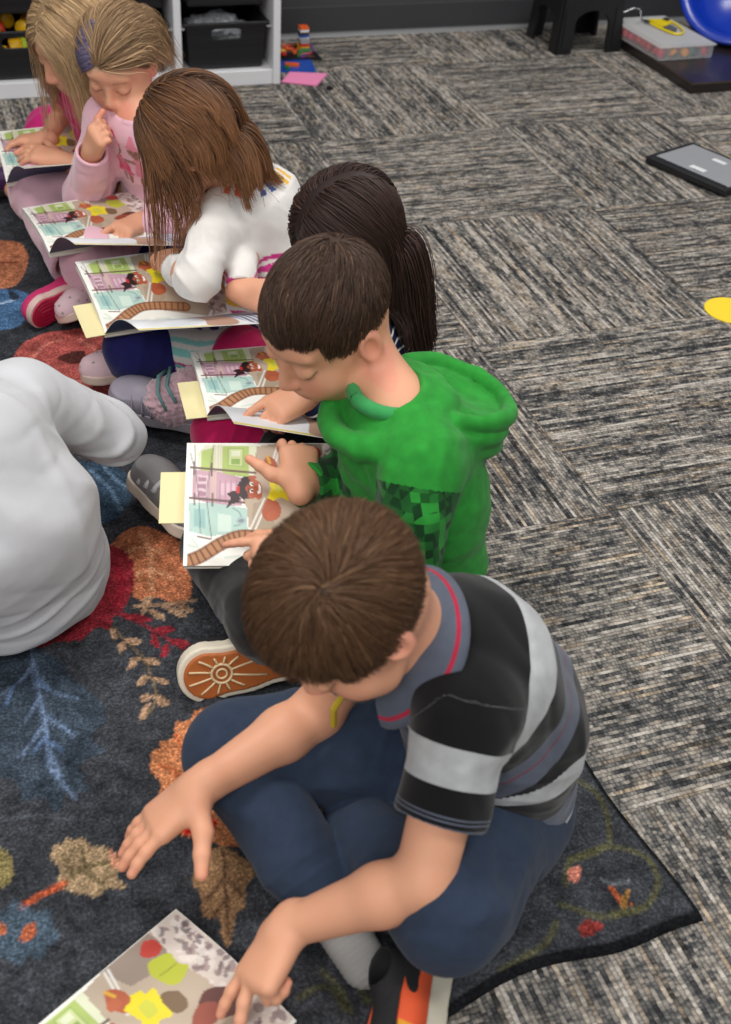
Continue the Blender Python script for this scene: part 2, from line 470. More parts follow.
def scalp_pts(n, r, ok):
    out = []
    m = 0
    while m < n:
        d = r.normal(size=(n * 3, 3)); d /= np.linalg.norm(d, axis=1)[:, None]
        p = CR_C + d * CR_R; p = p[ok(p)]; out.append(p); m += len(p)
    return np.concatenate(out)[:n]
def hairline(p, front=.058, back=-.045, side=-.012):
    """true where the scalp carries hair, head coordinates"""
    x, y, z = p[:, 0], p[:, 1], p[:, 2]
    zf = np.where(y > .02, lerp(side, front, sm(.004, .062, y)), lerp(side, back, sm(.01, -.07, y)))
    return z > zf
def grow(fr, roots, flow, length, step=.006, grav=None, lift=(.002, .012), coll=None, stop=None, M_=10, seed=1, stiff=.6, field=None, jit=.15, gz=(0, 0, -1)):
    """comb strands over the head. flow(p) wanted direction on the head (head coordinates), grav weight of gravity as a function of travelled length"""
    r = np.random.default_rng(seed); N = len(roots); p = fr.o + (roots * fr.sc) @ fr.R.T
    K = int(max(length) / step) + 2; path = np.zeros((N, K, 3)); path[:, 0] = p; end = np.zeros(N, int)
    lf = r.uniform(lift[0], lift[1], N); d = None; alive = np.ones(N, bool); g = np.array(gz, float); jt = r.normal(size=(N, 3)) * jit
    for k in range(1, K):
        q = fr.loc(p); w = flow(q, k * step); w = w + jt * .5
        e = (q - CR_C) / (CR_R + 0); nn = e / CR_R; nn /= np.linalg.norm(nn, axis=1)[:, None]
        on = np.linalg.norm((q - CR_C) / (CR_R + .02), axis=1) < 1.0
        w = w - nn * (w * nn).sum(1)[:, None] * on[:, None]
        w = w @ fr.R.T; w /= np.linalg.norm(w, axis=1)[:, None] + 1e-9
        gw = (grav(k * step) if grav else 0.) * np.where(on, .35, 1.)[:, None]
        w = w * np.where(on, 1., .25)[:, None] + g * gw
        w /= np.linalg.norm(w, axis=1)[:, None] + 1e-9
        d = w if d is None else d * stiff + w * (1 - stiff); d /= np.linalg.norm(d, axis=1)[:, None] + 1e-9
        pn = p + d * step
        q = fr.loc(pn); want_ = lf * np.clip(k * step / .009, 0, 1)
        e = (q - CR_C) / (CR_R + want_[:, None]); m = np.linalg.norm(e, axis=1)
        fix = m < 1; q[fix] = CR_C + (q[fix] - CR_C) / m[fix, None]
        pn = fr.o + (q * fr.sc) @ fr.R.T
        if field is not None:
            dd = field.sample(pn); g_ = field.grad(pn); g_ /= np.linalg.norm(g_, axis=1)[:, None] + 1e-6
            push = np.clip(lf * .7 + .001 - dd, 0, .01) * (dd < .05) * (~on | (k * step > .05)); pn = pn + g_ * push[:, None]
        if coll:
            for a, b_, rr in coll:
                ba = b_ - a; h = np.clip(((pn - a) @ ba) / (ba @ ba + 1e-9), 0, 1); v = pn - a - h[:, None] * ba; L = np.linalg.norm(v, axis=1); R = rr + lf
                fx = L < R; pn[fx] += v[fx] / L[fx, None] * (R - L)[fx, None]
        alive &= (k * step < length)
        if stop is not None: alive &= ~stop(fr.loc(pn), k * step)
        p = np.where(alive[:, None], pn, p); path[:, k] = p; end = np.where(alive, k, end)
    keep = end >= 2; path = path[keep]; end = end[keep]
    t = np.linspace(0, 1, M_)[None] * end[:, None]; i = np.minimum(t.astype(int), K - 2); u = (t - i)[..., None]; n = np.arange(len(path))[:, None]
    return path[n, i] * (1 - u) + path[n, np.minimum(i + 1, end[:, None])] * u
def hair_cols(strands, fr, base, r, var=.25, streak=None, tipc=None):
    N, Mn = strands.shape[:2]; root = strands[:, Mn // 2]
    c = np.array(base)[None] * (1 + var * r.normal(size=(N, 1)) * .6 + var * wob(root, 90, 5)[:, None])
    c = np.clip(c, .004, 1)[:, None, :] * np.ones((1, Mn, 1))
    if streak is not None:
        w = (r.random(N) < streak[1])[:, None, None]; c = np.where(w, np.array(streak[0]) * (1 + .2 * r.normal(size=(N, 1, 1))), c)
    if tipc is not None:
        t = (np.linspace(0, 1, Mn) ** 1.3)[None, :, None]; c = c * (1 - t) + np.array(tipc) * (.8 + .4 * r.random((N, 1, 1))) * t
    return np.clip(c, .003, 1)
def hair_cap(fr, off, ok, h=.004):
    f = Field((-.12, -.14, -.12), (.12, .14, .14), h); f.ell(CR_C, CR_R + off, 0); V, F = f.mesh()
    m = ok(V); keep = m[F].all(1); F = F[keep]; used = np.unique(F); mp = np.full(len(V), -1); mp[used] = np.arange(len(used))
    return fr.o + (V[used] * fr.sc) @ fr.R.T, mp[F]

# shoes: local frame at the middle of the sole, y to the toe, z up out of the sole
def shoe_frame(heel, toe, up):
    Y = nrm(np.asarray(toe) - np.asarray(heel)); Z = nrm(np.asarray(up) - Y * (np.asarray(up) @ Y)); X = np.cross(Y, Z)
    return Fr((np.asarray(heel) + np.asarray(toe)) / 2, axes(X, Y, Z), np.linalg.norm(np.asarray(toe) - np.asarray(heel)) / .19)
def foot2d(x, y, off=0.):
    def c(ax_, ay, bx, by, ra, rb):
        bax, bay = bx - ax_, by - ay; h = np.clip(((x - ax_) * bax + (y - ay) * bay) / (bax * bax + bay * bay), 0, 1)
        return np.sqrt((x - ax_ - h * bax) ** 2 + (y - ay - h * bay) ** 2) - (ra + (rb - ra) * h)
    a = c(0, -.066, .002, .0, .028, .029); b = c(.002, .0, .003, .052, .029, .038); k = .02
    hh = np.maximum(k - np.abs(a - b), 0) / k; return np.minimum(a, b) - hh * hh * k / 4 - off
def shoe(root, fr, up_mat, sole_mat, name='shoe', hi=.062, thick=.020, extra=None, h=.0022, sock=None, label=None, toe_mat=None, slabel=None):
    s = fr.sc.min(); L = Fr()
    f = Field((-.06, -.115, -.02), (.06, .115, .10), h)
    fn = lambda x, y, z: np.maximum(foot2d(x, y, .001), np.abs(z - thick / 2) - thick / 2 + .003) - .003
    f.ap((-.05, -.11, 0), (.05, .11, thick), fn, 0)
    V, F = f.mesh(); so_V, so_F = V, F
    f = Field((-.06, -.115, -.02), (.06, .115, .13), h)
    def up_(x, y, z):
        taper = sm(0, 1, np.clip((z - thick) / hi, 0, 1)) * .012
        return np.maximum(foot2d(x, y, -.002) + taper, np.abs(z - thick - .01) - .012)
    f.ap((-.05, -.11, 0), (.05, .11, .06), up_, 0)
    f.ell((.003, .045, thick + .004), (.034, .05, .034), .012); f.cap((0, -.055, thick + .01), (0, -.05, thick + hi - .018), .030, .027, .015)
    f.cap((0, -.02, thick + .014), (0, .03, thick + .012), .030, .026, .02)
    f.cap((0, -.048, thick + hi - .02), (0, -.046, thick + hi + .06), .021, .021, .004, 's')
    f.cut((0, 0, thick - .003), (0, 0, -1))
    V2, F2 = f.mesh()
    up_o = mk(name, fr.o + (V2 * fr.sc) @ fr.R.T, F2, up_mat, root)
    so = mk('sole', fr.o + (so_V * fr.sc) @ fr.R.T, so_F, sole_mat, up_o)
    if label: up_o['label'] = label
    if slabel: so['label'] = slabel
    return up_o, so
def pick(f, fn):
    V, F = f.mesh(); return V, F, normals(V, F)
# ---------------------------------------------------------------- camera, light
cam = bpy.data.cameras.new('camera'); cam.sensor_fit = 'HORIZONTAL'; cam.sensor_width = 36
cam.lens = CF * 36 / 731; cam.clip_start = .02
cam_o = bpy.data.objects.new('camera', cam); COL.objects.link(cam_o); SC.camera = cam_o
R_ = np.eye(4); R_[:3, 0] = CR; R_[:3, 1] = CU; R_[:3, 2] = -CFW; R_[:3, 3] = CPOS
cam_o.matrix_world = Matrix(R_.tolist())
cam.dof.use_dof = True; cam.dof.focus_distance = 1.95; cam.dof.aperture_fstop = 7.1
SC.view_settings.view_transform = 'Standard'; SC.view_settings.look = 'None'; SC.view_settings.gamma = 1; SC.view_settings.exposure = 0.0
try: SC.view_settings.use_curve_mapping = False
except Exception: pass
wd = bpy.data.worlds.new('room light'); SC.world = wd; wd.use_nodes = True
wd.node_tree.nodes['Background'].inputs[0].default_value = (.93, .96, 1., 1); wd.node_tree.nodes['Background'].inputs[1].default_value = .34
def lamp(name, loc, size, power, col=(1, .97, .93), target=None, sy=None):
    l = bpy.data.lights.new(name, 'AREA'); l.shape = 'RECTANGLE'; l.size = size; l.size_y = sy or size; l.energy = power; l.color = col
    o = bpy.data.objects.new(name, l); COL.objects.link(o); o.location = loc
    d = Vector(target or (loc[0], loc[1], 0)) - Vector(loc); o.rotation_euler = d.to_track_quat('-Z', 'Y').to_euler()
    return o
lamp('ceiling_light', (-1.9, -1.6, 2.7), 1.2, 38, sy=.6)
lamp('ceiling_light', (-.2, -3.2, 2.7), 1.2, 26, sy=.6)
lamp('ceiling_light', (.6, -.2, 2.7), 1.2, 38, sy=.6)
lamp('ceiling_light', (-2.6, -4.2, 2.6), 1.5, 46, sy=1.0, target=(-1.2, -1.5, .2))

# ---------------------------------------------------------------- carpet tiles
WALL_Y = .982
def carpet():
    m = M('woven carpet tiles', .95); v = m.geo(); sp = m.n('SeparateXYZ'); m.l(v, sp.inputs[0]); X, Y = sp.outputs[0], sp.outputs[1]
    ix = m.math('FLOOR', m.math('DIVIDE', X, TILE)); iy = m.math('FLOOR', m.math('DIVIDE', Y, TILE))
    par = m.math('MODULO', m.math('ADD', m.math('ADD', ix, iy), 100), 2)     # 1: rows run along y
    def sel(a, b): return m.math('ADD', m.math('MULTIPLY', par, a), m.math('MULTIPLY', m.math('SUBTRACT', 1, par), b))
    U = sel(Y, X); W0 = sel(X, Y); W_ = m.math('ADD', W0, m.math('MULTIPLY', m.math('SUBTRACT', m.noise(v, 170, 2), .5), .0034)); U = m.math('ADD', U, m.math('MULTIPLY', m.math('SUBTRACT', m.noise(m.mapv(v, loc=(3, 1, 0)), 210, 2), .5), .006))
    tid = m.math('ADD', m.math('MULTIPLY', ix, 7.13), m.math('MULTIPLY', iy, 3.71))
    row = m.math('FLOOR', m.math('MULTIPLY', W_, 150)); fr_ = m.math('FRACT', m.math('MULTIPLY', W_, 150))
    def vec(a, b, c):
        k = m.n('CombineXYZ')
        for i, s_ in enumerate((a, b, c)): m.val(k.inputs[i], s_)
        return k.outputs[0]
    # long broken dashes along each cord
    n1 = m.noise(vec(m.math('MULTIPLY', U, 30), m.math('MULTIPLY', row, 5.37), tid), 1, 2, .6)
    n2 = m.noise(vec(m.math('MULTIPLY', U, 230), m.math('MULTIPLY', row, 3.11), tid), 1, 1)
    nb = m.noise(vec(m.math('MULTIPLY', U, 5), m.math('MULTIPLY', W_, 20), tid), 1, 3, .65)
    nr = m.noise(vec(m.math('MULTIPLY', row, 9.7), tid, m.math('MULTIPLY', U, 1.2)), 1, 0)
    k = m.math('ADD', m.math('ADD', m.math('MULTIPLY', n1, .62), m.math('MULTIPLY', nb, .34)), m.math('ADD', m.math('MULTIPLY', nr, .36), m.math('MULTIPLY', n2, .34)))
    c = m.ramp(m.math('MULTIPLY_ADD', m.math('SUBTRACT', k, .812), 2.5, .5), [(.0, srgb(40, 41, 43)), (.26, srgb(64, 65, 67)), (.44, srgb(96, 95, 94)), (.58, srgb(132, 127, 121)), (.74, srgb(160, 153, 144)), (.95, srgb(196, 189, 180))])
    hue = m.noise(vec(m.math('MULTIPLY', U, 9), m.math('MULTIPLY', row, 1.93), m.math('ADD', tid, 31)), 1, 1)
    c = m.mix(m.ramp(hue, [(.55, (0,) * 3), (.70, (.6,) * 3)]), c, m.mix(1., c, (1.22, .98, .70), 'MULTIPLY'))
    loop = m.math('ABSOLUTE', m.math('SINE', m.math('ADD', m.math('MULTIPLY', U, 420), m.math('MULTIPLY', row, 2.1))))
    prof = m.math('SUBTRACT', 1, m.math('POWER', m.math('MULTIPLY', m.math('ABSOLUTE', m.math('SUBTRACT', fr_, .5)), 2), 3))
    hgt = m.math('MULTIPLY', prof, m.math('ADD', m.math('MULTIPLY', loop, .4), .6))
    c = m.mix(1., c, m.ramp(hgt, [(0, (.52,) * 3), (.55, (1,) * 3)]), 'MULTIPLY')
    # seams between the tiles
    ex = m.math('ABSOLUTE', m.math('SUBTRACT', m.math('FRACT', m.math('DIVIDE', X, TILE)), .5)); ey = m.math('ABSOLUTE', m.math('SUBTRACT', m.math('FRACT', m.math('DIVIDE', Y, TILE)), .5))
    sm_ = m.math('GREATER_THAN', m.math('MAXIMUM', ex, ey), .4968)
    c = m.mix(m.math('MULTIPLY', sm_, .35), c, srgb(60, 58, 56))
    m.base(c); m.bump(hgt, .7, .003); m.b.inputs['Specular IOR Level'].default_value = .1
    return m.m
tag(mk('floor', [(-5, -6, 0), (5, -6, 0), (5, WALL_Y, 0), (-5, WALL_Y, 0), (-5, -6, -.1), (5, -6, -.1), (5, WALL_Y, -.1), (-5, WALL_Y, -.1)],
   [(0, 1, 2, 3), (7, 6, 5, 4), (0, 4, 5, 1), (1, 5, 6, 2), (2, 6, 7, 3), (3, 7, 4, 0)], carpet(), smooth=False), kind='structure')
wm = M('dark grey wall paint', .55); wm.base(wm.mix(wm.math('MULTIPLY', wm.noise(wm.obj(), 3, 3), .4), srgb(66, 67, 70), srgb(58, 59, 62))); wm.bump(wm.noise(wm.obj(), 160, 2), .12, .002)
tag(B().box((0, WALL_Y + .06, 1.35), (10, .12, 2.7)).obj('wall_back', wm.m), kind='structure')
bb = M('grey vinyl baseboard', .45); bb.base(bb.mix(bb.math('MULTIPLY', bb.noise(bb.obj(), 8, 2), .4), srgb(118, 119, 120), srgb(100, 101, 103)))
tag(B().prism([(0, 0), (-.012, 0), (-.008, .008), (-.004, .014), (-.004, .10), (0, .102)], -5, 5, R=axes((0, 1, 0), (0, 0, 1), (1, 0, 0)), o=(0, WALL_Y, .0)).obj('baseboard_back', plain('vinyl cove', srgb(60, 61, 64), .45)), kind='structure')
tag(B().prism([(-.012, 0), (-.026, 0), (-.020, .007), (-.012, .012)], -5, 5, R=axes((0, 1, 0), (0, 0, 1), (1, 0, 0)), o=(0, WALL_Y, .0)).obj('trim_1', bb.m), kind='structure')
# ---------------------------------------------------------------- rug
def inpoly(X, Y, P):
    P = np.asarray(P); r = np.zeros(X.shape, bool); j = len(P) - 1
    for i in range(len(P)):
        c = ((P[i, 1] > Y) != (P[j, 1] > Y)) & (X < (P[j, 0] - P[i, 0]) * (Y - P[i, 1]) / (P[j, 1] - P[i, 1] + 1e-12) + P[i, 0]); r ^= c; j = i
    return r
def spline(P, n=8, closed=True):
    P = np.asarray(P, float); N = len(P); out = []
    for i in range(N if closed else N - 1):
        g = lambda k: P[(i + k) % N] if closed else P[min(max(i + k, 0), N - 1)]
        p0, p1, p2, p3 = g(-1), g(0), g(1), g(2)
        for t in np.linspace(0, 1, n, endpoint=False): out.append(.5 * (2 * p1 + (p2 - p0) * t + (2 * p0 - 5 * p1 + 4 * p2 - p3) * t * t + (3 * p1 - 3 * p2 + p3 - p0) * t ** 3))
    if not closed: out.append(P[-1])
    return np.array(out)
def segd(X, Y, P):
    d = np.full(X.shape, 9.)
    for a, b in zip(P[:-1], P[1:]):
        ba = b - a; h = np.clip(((X - a[0]) * ba[0] + (Y - a[1]) * ba[1]) / (ba @ ba + 1e-12), 0, 1)
        d = np.minimum(d, np.hypot(X - a[0] - h * ba[0], Y - a[1] - h * ba[1]))
    return d
class Paint:
    def __init__(s, X, Y, base, tf=None, soft=.0025):
        s.X, s.Y = X, Y; s.C = np.ones(X.shape + (3,)) * np.array(base); s.tf = tf or (lambda p: np.asarray(p, float)); s.soft = soft
    def _b(s, w, c): s.C = s.C * (1 - w[..., None]) + np.asarray(c) * w[..., None]
    def poly(s, P, c, sm_=True, a=1., edge=None):
        P = s.tf(P); P = spline(P) if sm_ else P
        lo, hi = P.min(0) - .02, P.max(0) + .02; m = (s.X > lo[0]) & (s.X < hi[0]) & (s.Y > lo[1]) & (s.Y < hi[1])
        w = np.zeros(s.X.shape); w[m] = inpoly(s.X[m], s.Y[m], P) * a
        s._b(w, c)
        if edge is not None: s.line(None, edge[0], edge[1], raw=np.vstack([P, P[:1]]))
        return s
    def line(s, P, c, wd, sm_=True, a=1., raw=None):
        P = raw if raw is not None else (spline(s.tf(P), closed=False) if sm_ and len(P) > 2 else s.tf(P))
        lo, hi = P.min(0) - wd * 2, P.max(0) + wd * 2; m = (s.X > lo[0]) & (s.X < hi[0]) & (s.Y > lo[1]) & (s.Y < hi[1])
        w = np.zeros(s.X.shape); w[m] = np.clip((wd - segd(s.X[m], s.Y[m], P)) / s.soft + .5, 0, 1) * a
        s._b(w, c); return s
    def ell(s, c_, r, c, a=1., ang=0):
        t = np.linspace(0, 2 * math.pi, 24, endpoint=False); x = np.cos(t) * r[0]; y = np.sin(t) * r[1]; ca, sa = math.cos(ang), math.sin(ang)
        return s.poly(np.stack([c_[0] + x * ca - y * sa, c_[1] + x * sa + y * ca], 1), c, False, a)
RUG = (-3.0, -2.615, -.925, -.10)
def rug():
    h = .0042; nx = int((RUG[2] - RUG[0]) / h); ny = int((RUG[3] - RUG[1]) / h)
    xs = np.linspace(RUG[0], RUG[2], nx); ys = np.linspace(RUG[1], RUG[3], ny); X, Y = np.meshgrid(xs, ys, indexing='ij')
    # the far right edge curls a little, the near one waves
    Xw = X + (X - RUG[0]) / (RUG[2] - RUG[0]) * (.026 * sm(-2.38, -2.62, Y) - .012 * sm(-2.2, -1.6, Y)); Yw = Y + (1 - (Y - RUG[1]) / (RUG[3] - RUG[1])) * (.014 * np.sin((X + .9) * 17) * sm(-.95, -1.1, X) - .02 * sm(-1.0, -1.3, X))
    p = Paint(Xw, Yw, srgb(62, 64, 69), tf=lambda P: np.array([at(a, b, .012)[:2] for a, b in P]))
    shade = 1 + .22 * wob(np.stack([Xw, Yw, 0 * X], -1).reshape(-1, 3), 5, 3).reshape(X.shape); p.C *= shade[..., None]
    tan = srgb(164, 132, 106); red = srgb(142, 44, 54); orange = srgb(176, 112, 82); coral = srgb(182, 92, 86); blue = srgb(62, 86, 108)
    p.poly([(-40, 236), (0, 240), (20, 243), (28, 257), (23, 276), (8, 288), (-40, 290)], orange).line([(-20, 262), (18, 262)], srgb(120, 60, 40), .004)
    p.poly([(-40, 288), (8, 289), (28, 294), (31, 304), (26, 318), (10, 329), (-40, 330)], srgb(78, 112, 150)).line([(-10, 306), (14, 300)], srgb(160, 180, 205), .004).poly([(8, 289), (20, 297), (12, 300)], srgb(50, 60, 75))
    p.poly([(10, 370), (14, 356), (24, 343), (46, 333), (70, 330), (84, 328), (104, 333), (118, 350), (116, 378), (104, 398), (80, 410), (50, 412), (20, 400)], coral)
    p.poly([(58, 358), (70, 352), (84, 351), (84, 360), (74, 364), (64, 362)], srgb(88, 48, 44))
    for q in ([(30, 360), (45, 345), (60, 340)], [(80, 340), (95, 350), (104, 366)], [(40, 380), (60, 388), (84, 380)]): p.line(q, srgb(232, 150, 132), .005, a=.5)
    p.poly([(60, 470), (95, 462), (122, 470), (132, 490), (126, 510), (108, 522), (70, 520)], blue, a=.8)
    for q in ([(90, 470), (110, 490), (120, 512)], [(104, 466), (116, 480), (128, 488)]): p.line(q, srgb(130, 160, 190), .004, a=.6)
    p.poly([(100, 552), (112, 543), (124, 531), (142, 528), (160, 534), (174, 540), (186, 556), (192, 590), (180, 606), (160, 598), (142, 600), (130, 594), (116, 590), (96, 580)], srgb(186, 116, 82))
    for q in ([(118, 560), (136, 548), (160, 552)], [(128, 580), (150, 570), (172, 578)], [(140, 535), (150, 550), (152, 590)]): p.line(q, srgb(226, 170, 130), .005, a=.5)
    p.poly([(60, 560), (104, 545), (126, 552), (134, 570), (132, 592), (124, 608), (112, 620), (112, 630), (96, 632), (80, 640), (56, 642), (30, 648), (-60, 640), (-60, 560)], red)
    p.line([(110, 560), (122, 580), (116, 606)], srgb(140, 26, 44), .006, a=.6)
    # red and tan sprigs
    p.line([(116, 612), (150, 628), (196, 656)], srgb(120, 40, 50), .003)
    def leaf(a, b, wd, c):
        a = np.array(a, float); b = np.array(b, float); d = b - a; n = np.array((-d[1], d[0])); n = n / np.linalg.norm(n) * wd
        p.poly([a, a + d * .3 + n * .8, a + d * .7 + n, b, a + d * .7 - n * .9, a + d * .3 - n * .6], c)
    for a, b in (((118, 614), (152, 620)), ((150, 630), (175, 629)), ((152, 632), (158, 648)), ((168, 640), (190, 644)), ((168, 642), (163, 658))): leaf(a, b, 4, red)
    p.line([(196, 600), (166, 604), (134, 606)], tan, .003)
    for a, b in (((138, 606), (154, 596)), ((146, 608), (166, 619)), ((160, 604), (188, 617)), ((150, 602), (142, 614)), ((172, 602), (194, 612))): leaf(a, b, 3.5, tan)
    p.line([(114, 628), (124, 640), (142, 658), (152, 680), (156, 700), (146, 716)], srgb(110, 95, 75), .0025)
    for a, b in (((112, 628), (116, 642)), ((124, 640), (142, 642)), ((126, 642), (120, 656)), ((142, 660), (161, 663)), ((142, 658), (128, 672)), ((152, 680), (170, 684)), ((150, 680), (138, 686)), ((153, 697), (169, 707)), ((152, 697), (140, 700)), ((150, 702), (140, 720))): leaf(a, b, 4, tan)
    # blue tree
    p.poly([(-60, 648), (0, 644), (34, 648), (60, 660), (70, 676), (98, 700), (106, 722), (92, 740), (104, 752), (80, 764), (88, 790), (66, 792), (58, 812), (40, 796), (24, 800), (14, 780), (-4, 776), (-60, 760)], srgb(56, 70, 84), a=.7)
    for q in ([(32, 650), (36, 680), (46, 730), (50, 766), (76, 798)], [(33, 662), (50, 690), (78, 698)], [(34, 664), (16, 688), (-10, 702)], [(44, 716), (74, 736)], [(46, 722), (22, 756)], [(42, 700), (26, 720)], [(49, 748), (60, 776)]): p.line(q, srgb(104, 122, 150), .0032, a=.7)
    for q in ([(36, 680), (48, 690)], [(46, 740), (62, 750)], [(46, 735), (34, 752)], [(14, 690), (6, 706)]): p.line(q, srgb(98, 122, 160), .003, a=.7)
    # orange flower, its red heart and the brown leaf under it
    p.poly([(250, 866), (222, 850), (198, 866), (192, 884), (200, 892), (202, 910), (208, 920), (217, 918), (222, 934), (228, 947), (234, 930), (236, 914), (244, 908), (246, 890), (254, 880)], srgb(150, 116, 84))
    for q in ([(224, 858), (226, 900), (229, 938)], [(224, 880), (206, 900)], [(226, 880), (242, 896)], [(226, 900), (214, 916)]): p.line(q, srgb(100, 74, 56), .003)
    p.poly([(152, 772), (152, 758), (160, 750), (160, 742), (172, 738), (176, 724), (190, 724), (196, 712), (212, 710), (222, 714), (240, 720), (250, 760), (244, 800), (250, 838), (228, 850), (210, 846), (196, 842), (178, 836), (170, 824), (170, 806), (160, 796), (162, 784)], srgb(192, 124, 84))
    for q in ([(160, 766), (176, 772), (186, 800)], [(176, 735), (184, 756), (190, 790)], [(200, 716), (200, 750)]): p.line(q, srgb(196, 92, 52), .003, a=.6)
    p.poly([(176, 822), (186, 812), (204, 812), (216, 822), (212, 836), (196, 840), (180, 834)], srgb(186, 40, 30))
    # tan maple leaf with an orange stalk, blue flower with an orange heart
    p.poly([(52, 858), (54, 844), (62, 846), (66, 838), (76, 840), (84, 838), (92, 846), (106, 848), (112, 858), (124, 866), (116, 874), (126, 888), (108, 888), (98, 896), (82, 894), (68, 890), (58, 880), (60, 870)], srgb(158, 134, 104))
    for q in ([(64, 884), (84, 868), (110, 862)], [(84, 868), (82, 848)], [(84, 870), (104, 884)], [(74, 876), (62, 856)]): p.line(q, srgb(112, 98, 70), .003)
    p.poly([(110, 850), (122, 862), (112, 866)], srgb(214, 150, 120))
    p.line([(22, 907), (40, 896), (64, 884)], srgb(176, 86, 56), .0045)
    p.poly([(-20, 906), (4, 912), (12, 902), (26, 906), (34, 912), (48, 908), (52, 922), (60, 938), (48, 946), (42, 960), (28, 956), (20, 966), (6, 958), (-20, 960)], srgb(70, 86, 100), a=.8)
    p.poly([(-10, 926), (2, 924), (8, 932), (-6, 936)], srgb(170, 96, 64)).poly([(20, 936), (28, 924), (38, 928), (30, 940), (24, 942)], srgb(166, 90, 62))
    p.poly([(-20, 848), (4, 850), (12, 862), (12, 880), (2, 888), (-20, 884)], srgb(128, 116, 76))
    # pale watermark-like veins, olive vines near the corner and under the striped boy
    ol = srgb(94, 92, 60)
    for q in ([(572, 778), (592, 790), (606, 812), (610, 842)], [(566, 884), (570, 862), (596, 850), (620, 848), (646, 858), (658, 880), (650, 902), (634, 912), (612, 914)], [(570, 860), (590, 856), (604, 846)], [(556, 924), (546, 944), (524, 958), (500, 970)], [(560, 905), (600, 918), (640, 908)],
              [(322, 972), (340, 990), (350, 1012)], [(350, 950), (356, 975), (366, 1000)], [(366, 1000), (396, 996), (420, 1010)], [(300, 1000), (330, 990), (344, 1012)]): p.line(q, ol, .004, a=.65)
    p.ell(at(574, 873, .012)[:2], (0, 0), (0, 0, 0)) if False else None
    p.poly([(568, 872), (574, 866), (581, 870), (579, 880), (570, 881)], srgb(196, 122, 104)); p.poly([(608, 888), (614, 888), (622, 898), (632, 904), (620, 906), (612, 898)], srgb(176, 92, 58)); p.poly([(618, 906), (626, 890), (630, 892), (626, 908)], srgb(150, 110, 60))
    p.poly([(578, 930), (586, 922), (602, 924), (598, 932), (584, 936)], srgb(128, 50, 46))
    p.line([(602, 880), (612, 884), (628, 882)], srgb(120, 126, 130), .003, a=.7)
    for q in ([(10, 690), (-20, 730)], [(-20, 820), (40, 816), (86, 820)]): p.line(q, srgb(98, 104, 112), .003, a=.35)
    Z = .012 + .0016 * wob(np.stack([Xw, Yw, 0 * X], -1).reshape(-1, 3), 9, 4).reshape(X.shape)
    # soft creases
    for a, b, wd, am in (((20, 700), (150, 760), .020, .006), ((90, 630), (210, 745), .018, .005), ((110, 780), (270, 900), .02, .005), ((260, 940), (330, 1020), .02, .007), ((100, 500), (190, 560), .02, .004), ((190, 690), (230, 720), .015, .006), ((520, 950), (600, 905), .02, .003)):
        A_, B_ = at(*a)[:2], at(*b)[:2]; Z += 1.7 * am * np.exp(-(segd(Xw, Yw, np.array([A_, B_])) / wd) ** 2)
    ed = np.minimum(np.minimum(X - RUG[0], RUG[2] - X), np.minimum(Y - RUG[1], RUG[3] - Y))
    Z *= np.sqrt(np.clip(ed / .012, 0, 1) * .75 + .25); Z += .003 * np.exp(-(ed / .01) ** 2)
    Z[ed < 1e-6] = .001
    C = p.C; rim = np.clip(1 - ed / .010, 0, 1)[..., None] > 0; C = np.where(rim, np.array(srgb(24, 25, 28)), C)
    V = np.stack([Xw, Yw, Z], -1).reshape(-1, 3); i = np.arange(nx - 1)[:, None] * ny + np.arange(ny - 1)[None]
    F = np.stack([i, i + ny, i + ny + 1, i + 1], -1).reshape(-1, 4)
    m = M('printed plush rug', .95); c = m.attr(); v = m.geo()
    n1 = m.noise(m.mapv(v, (1, 1, 1)), 230, 3, .7); n2 = m.noise(v, 34, 4, .65)
    c = m.mix(1., c, m.ramp(n1, [(.30, (.42,) * 3), (.50, (.9,) * 3), (.72, (2.0,) * 3)]), 'MULTIPLY'); c = m.mix(1., c, m.ramp(n2, [(.3, (.5,) * 3), (.7, (1.45,) * 3)]), 'MULTIPLY')
    m.base(c); m.bump(m.math('ADD', m.math('MULTIPLY', n1, .5), n2), .5, .004); m.b.inputs['Specular IOR Level'].default_value = .1
    o = mk('rug', V, F, m.m, cols=C.reshape(-1, 3))
    tag(o, 'large dark charcoal rug with orange, red and blue flowers, sprigs and leaves, under the children', 'rug')
rug()
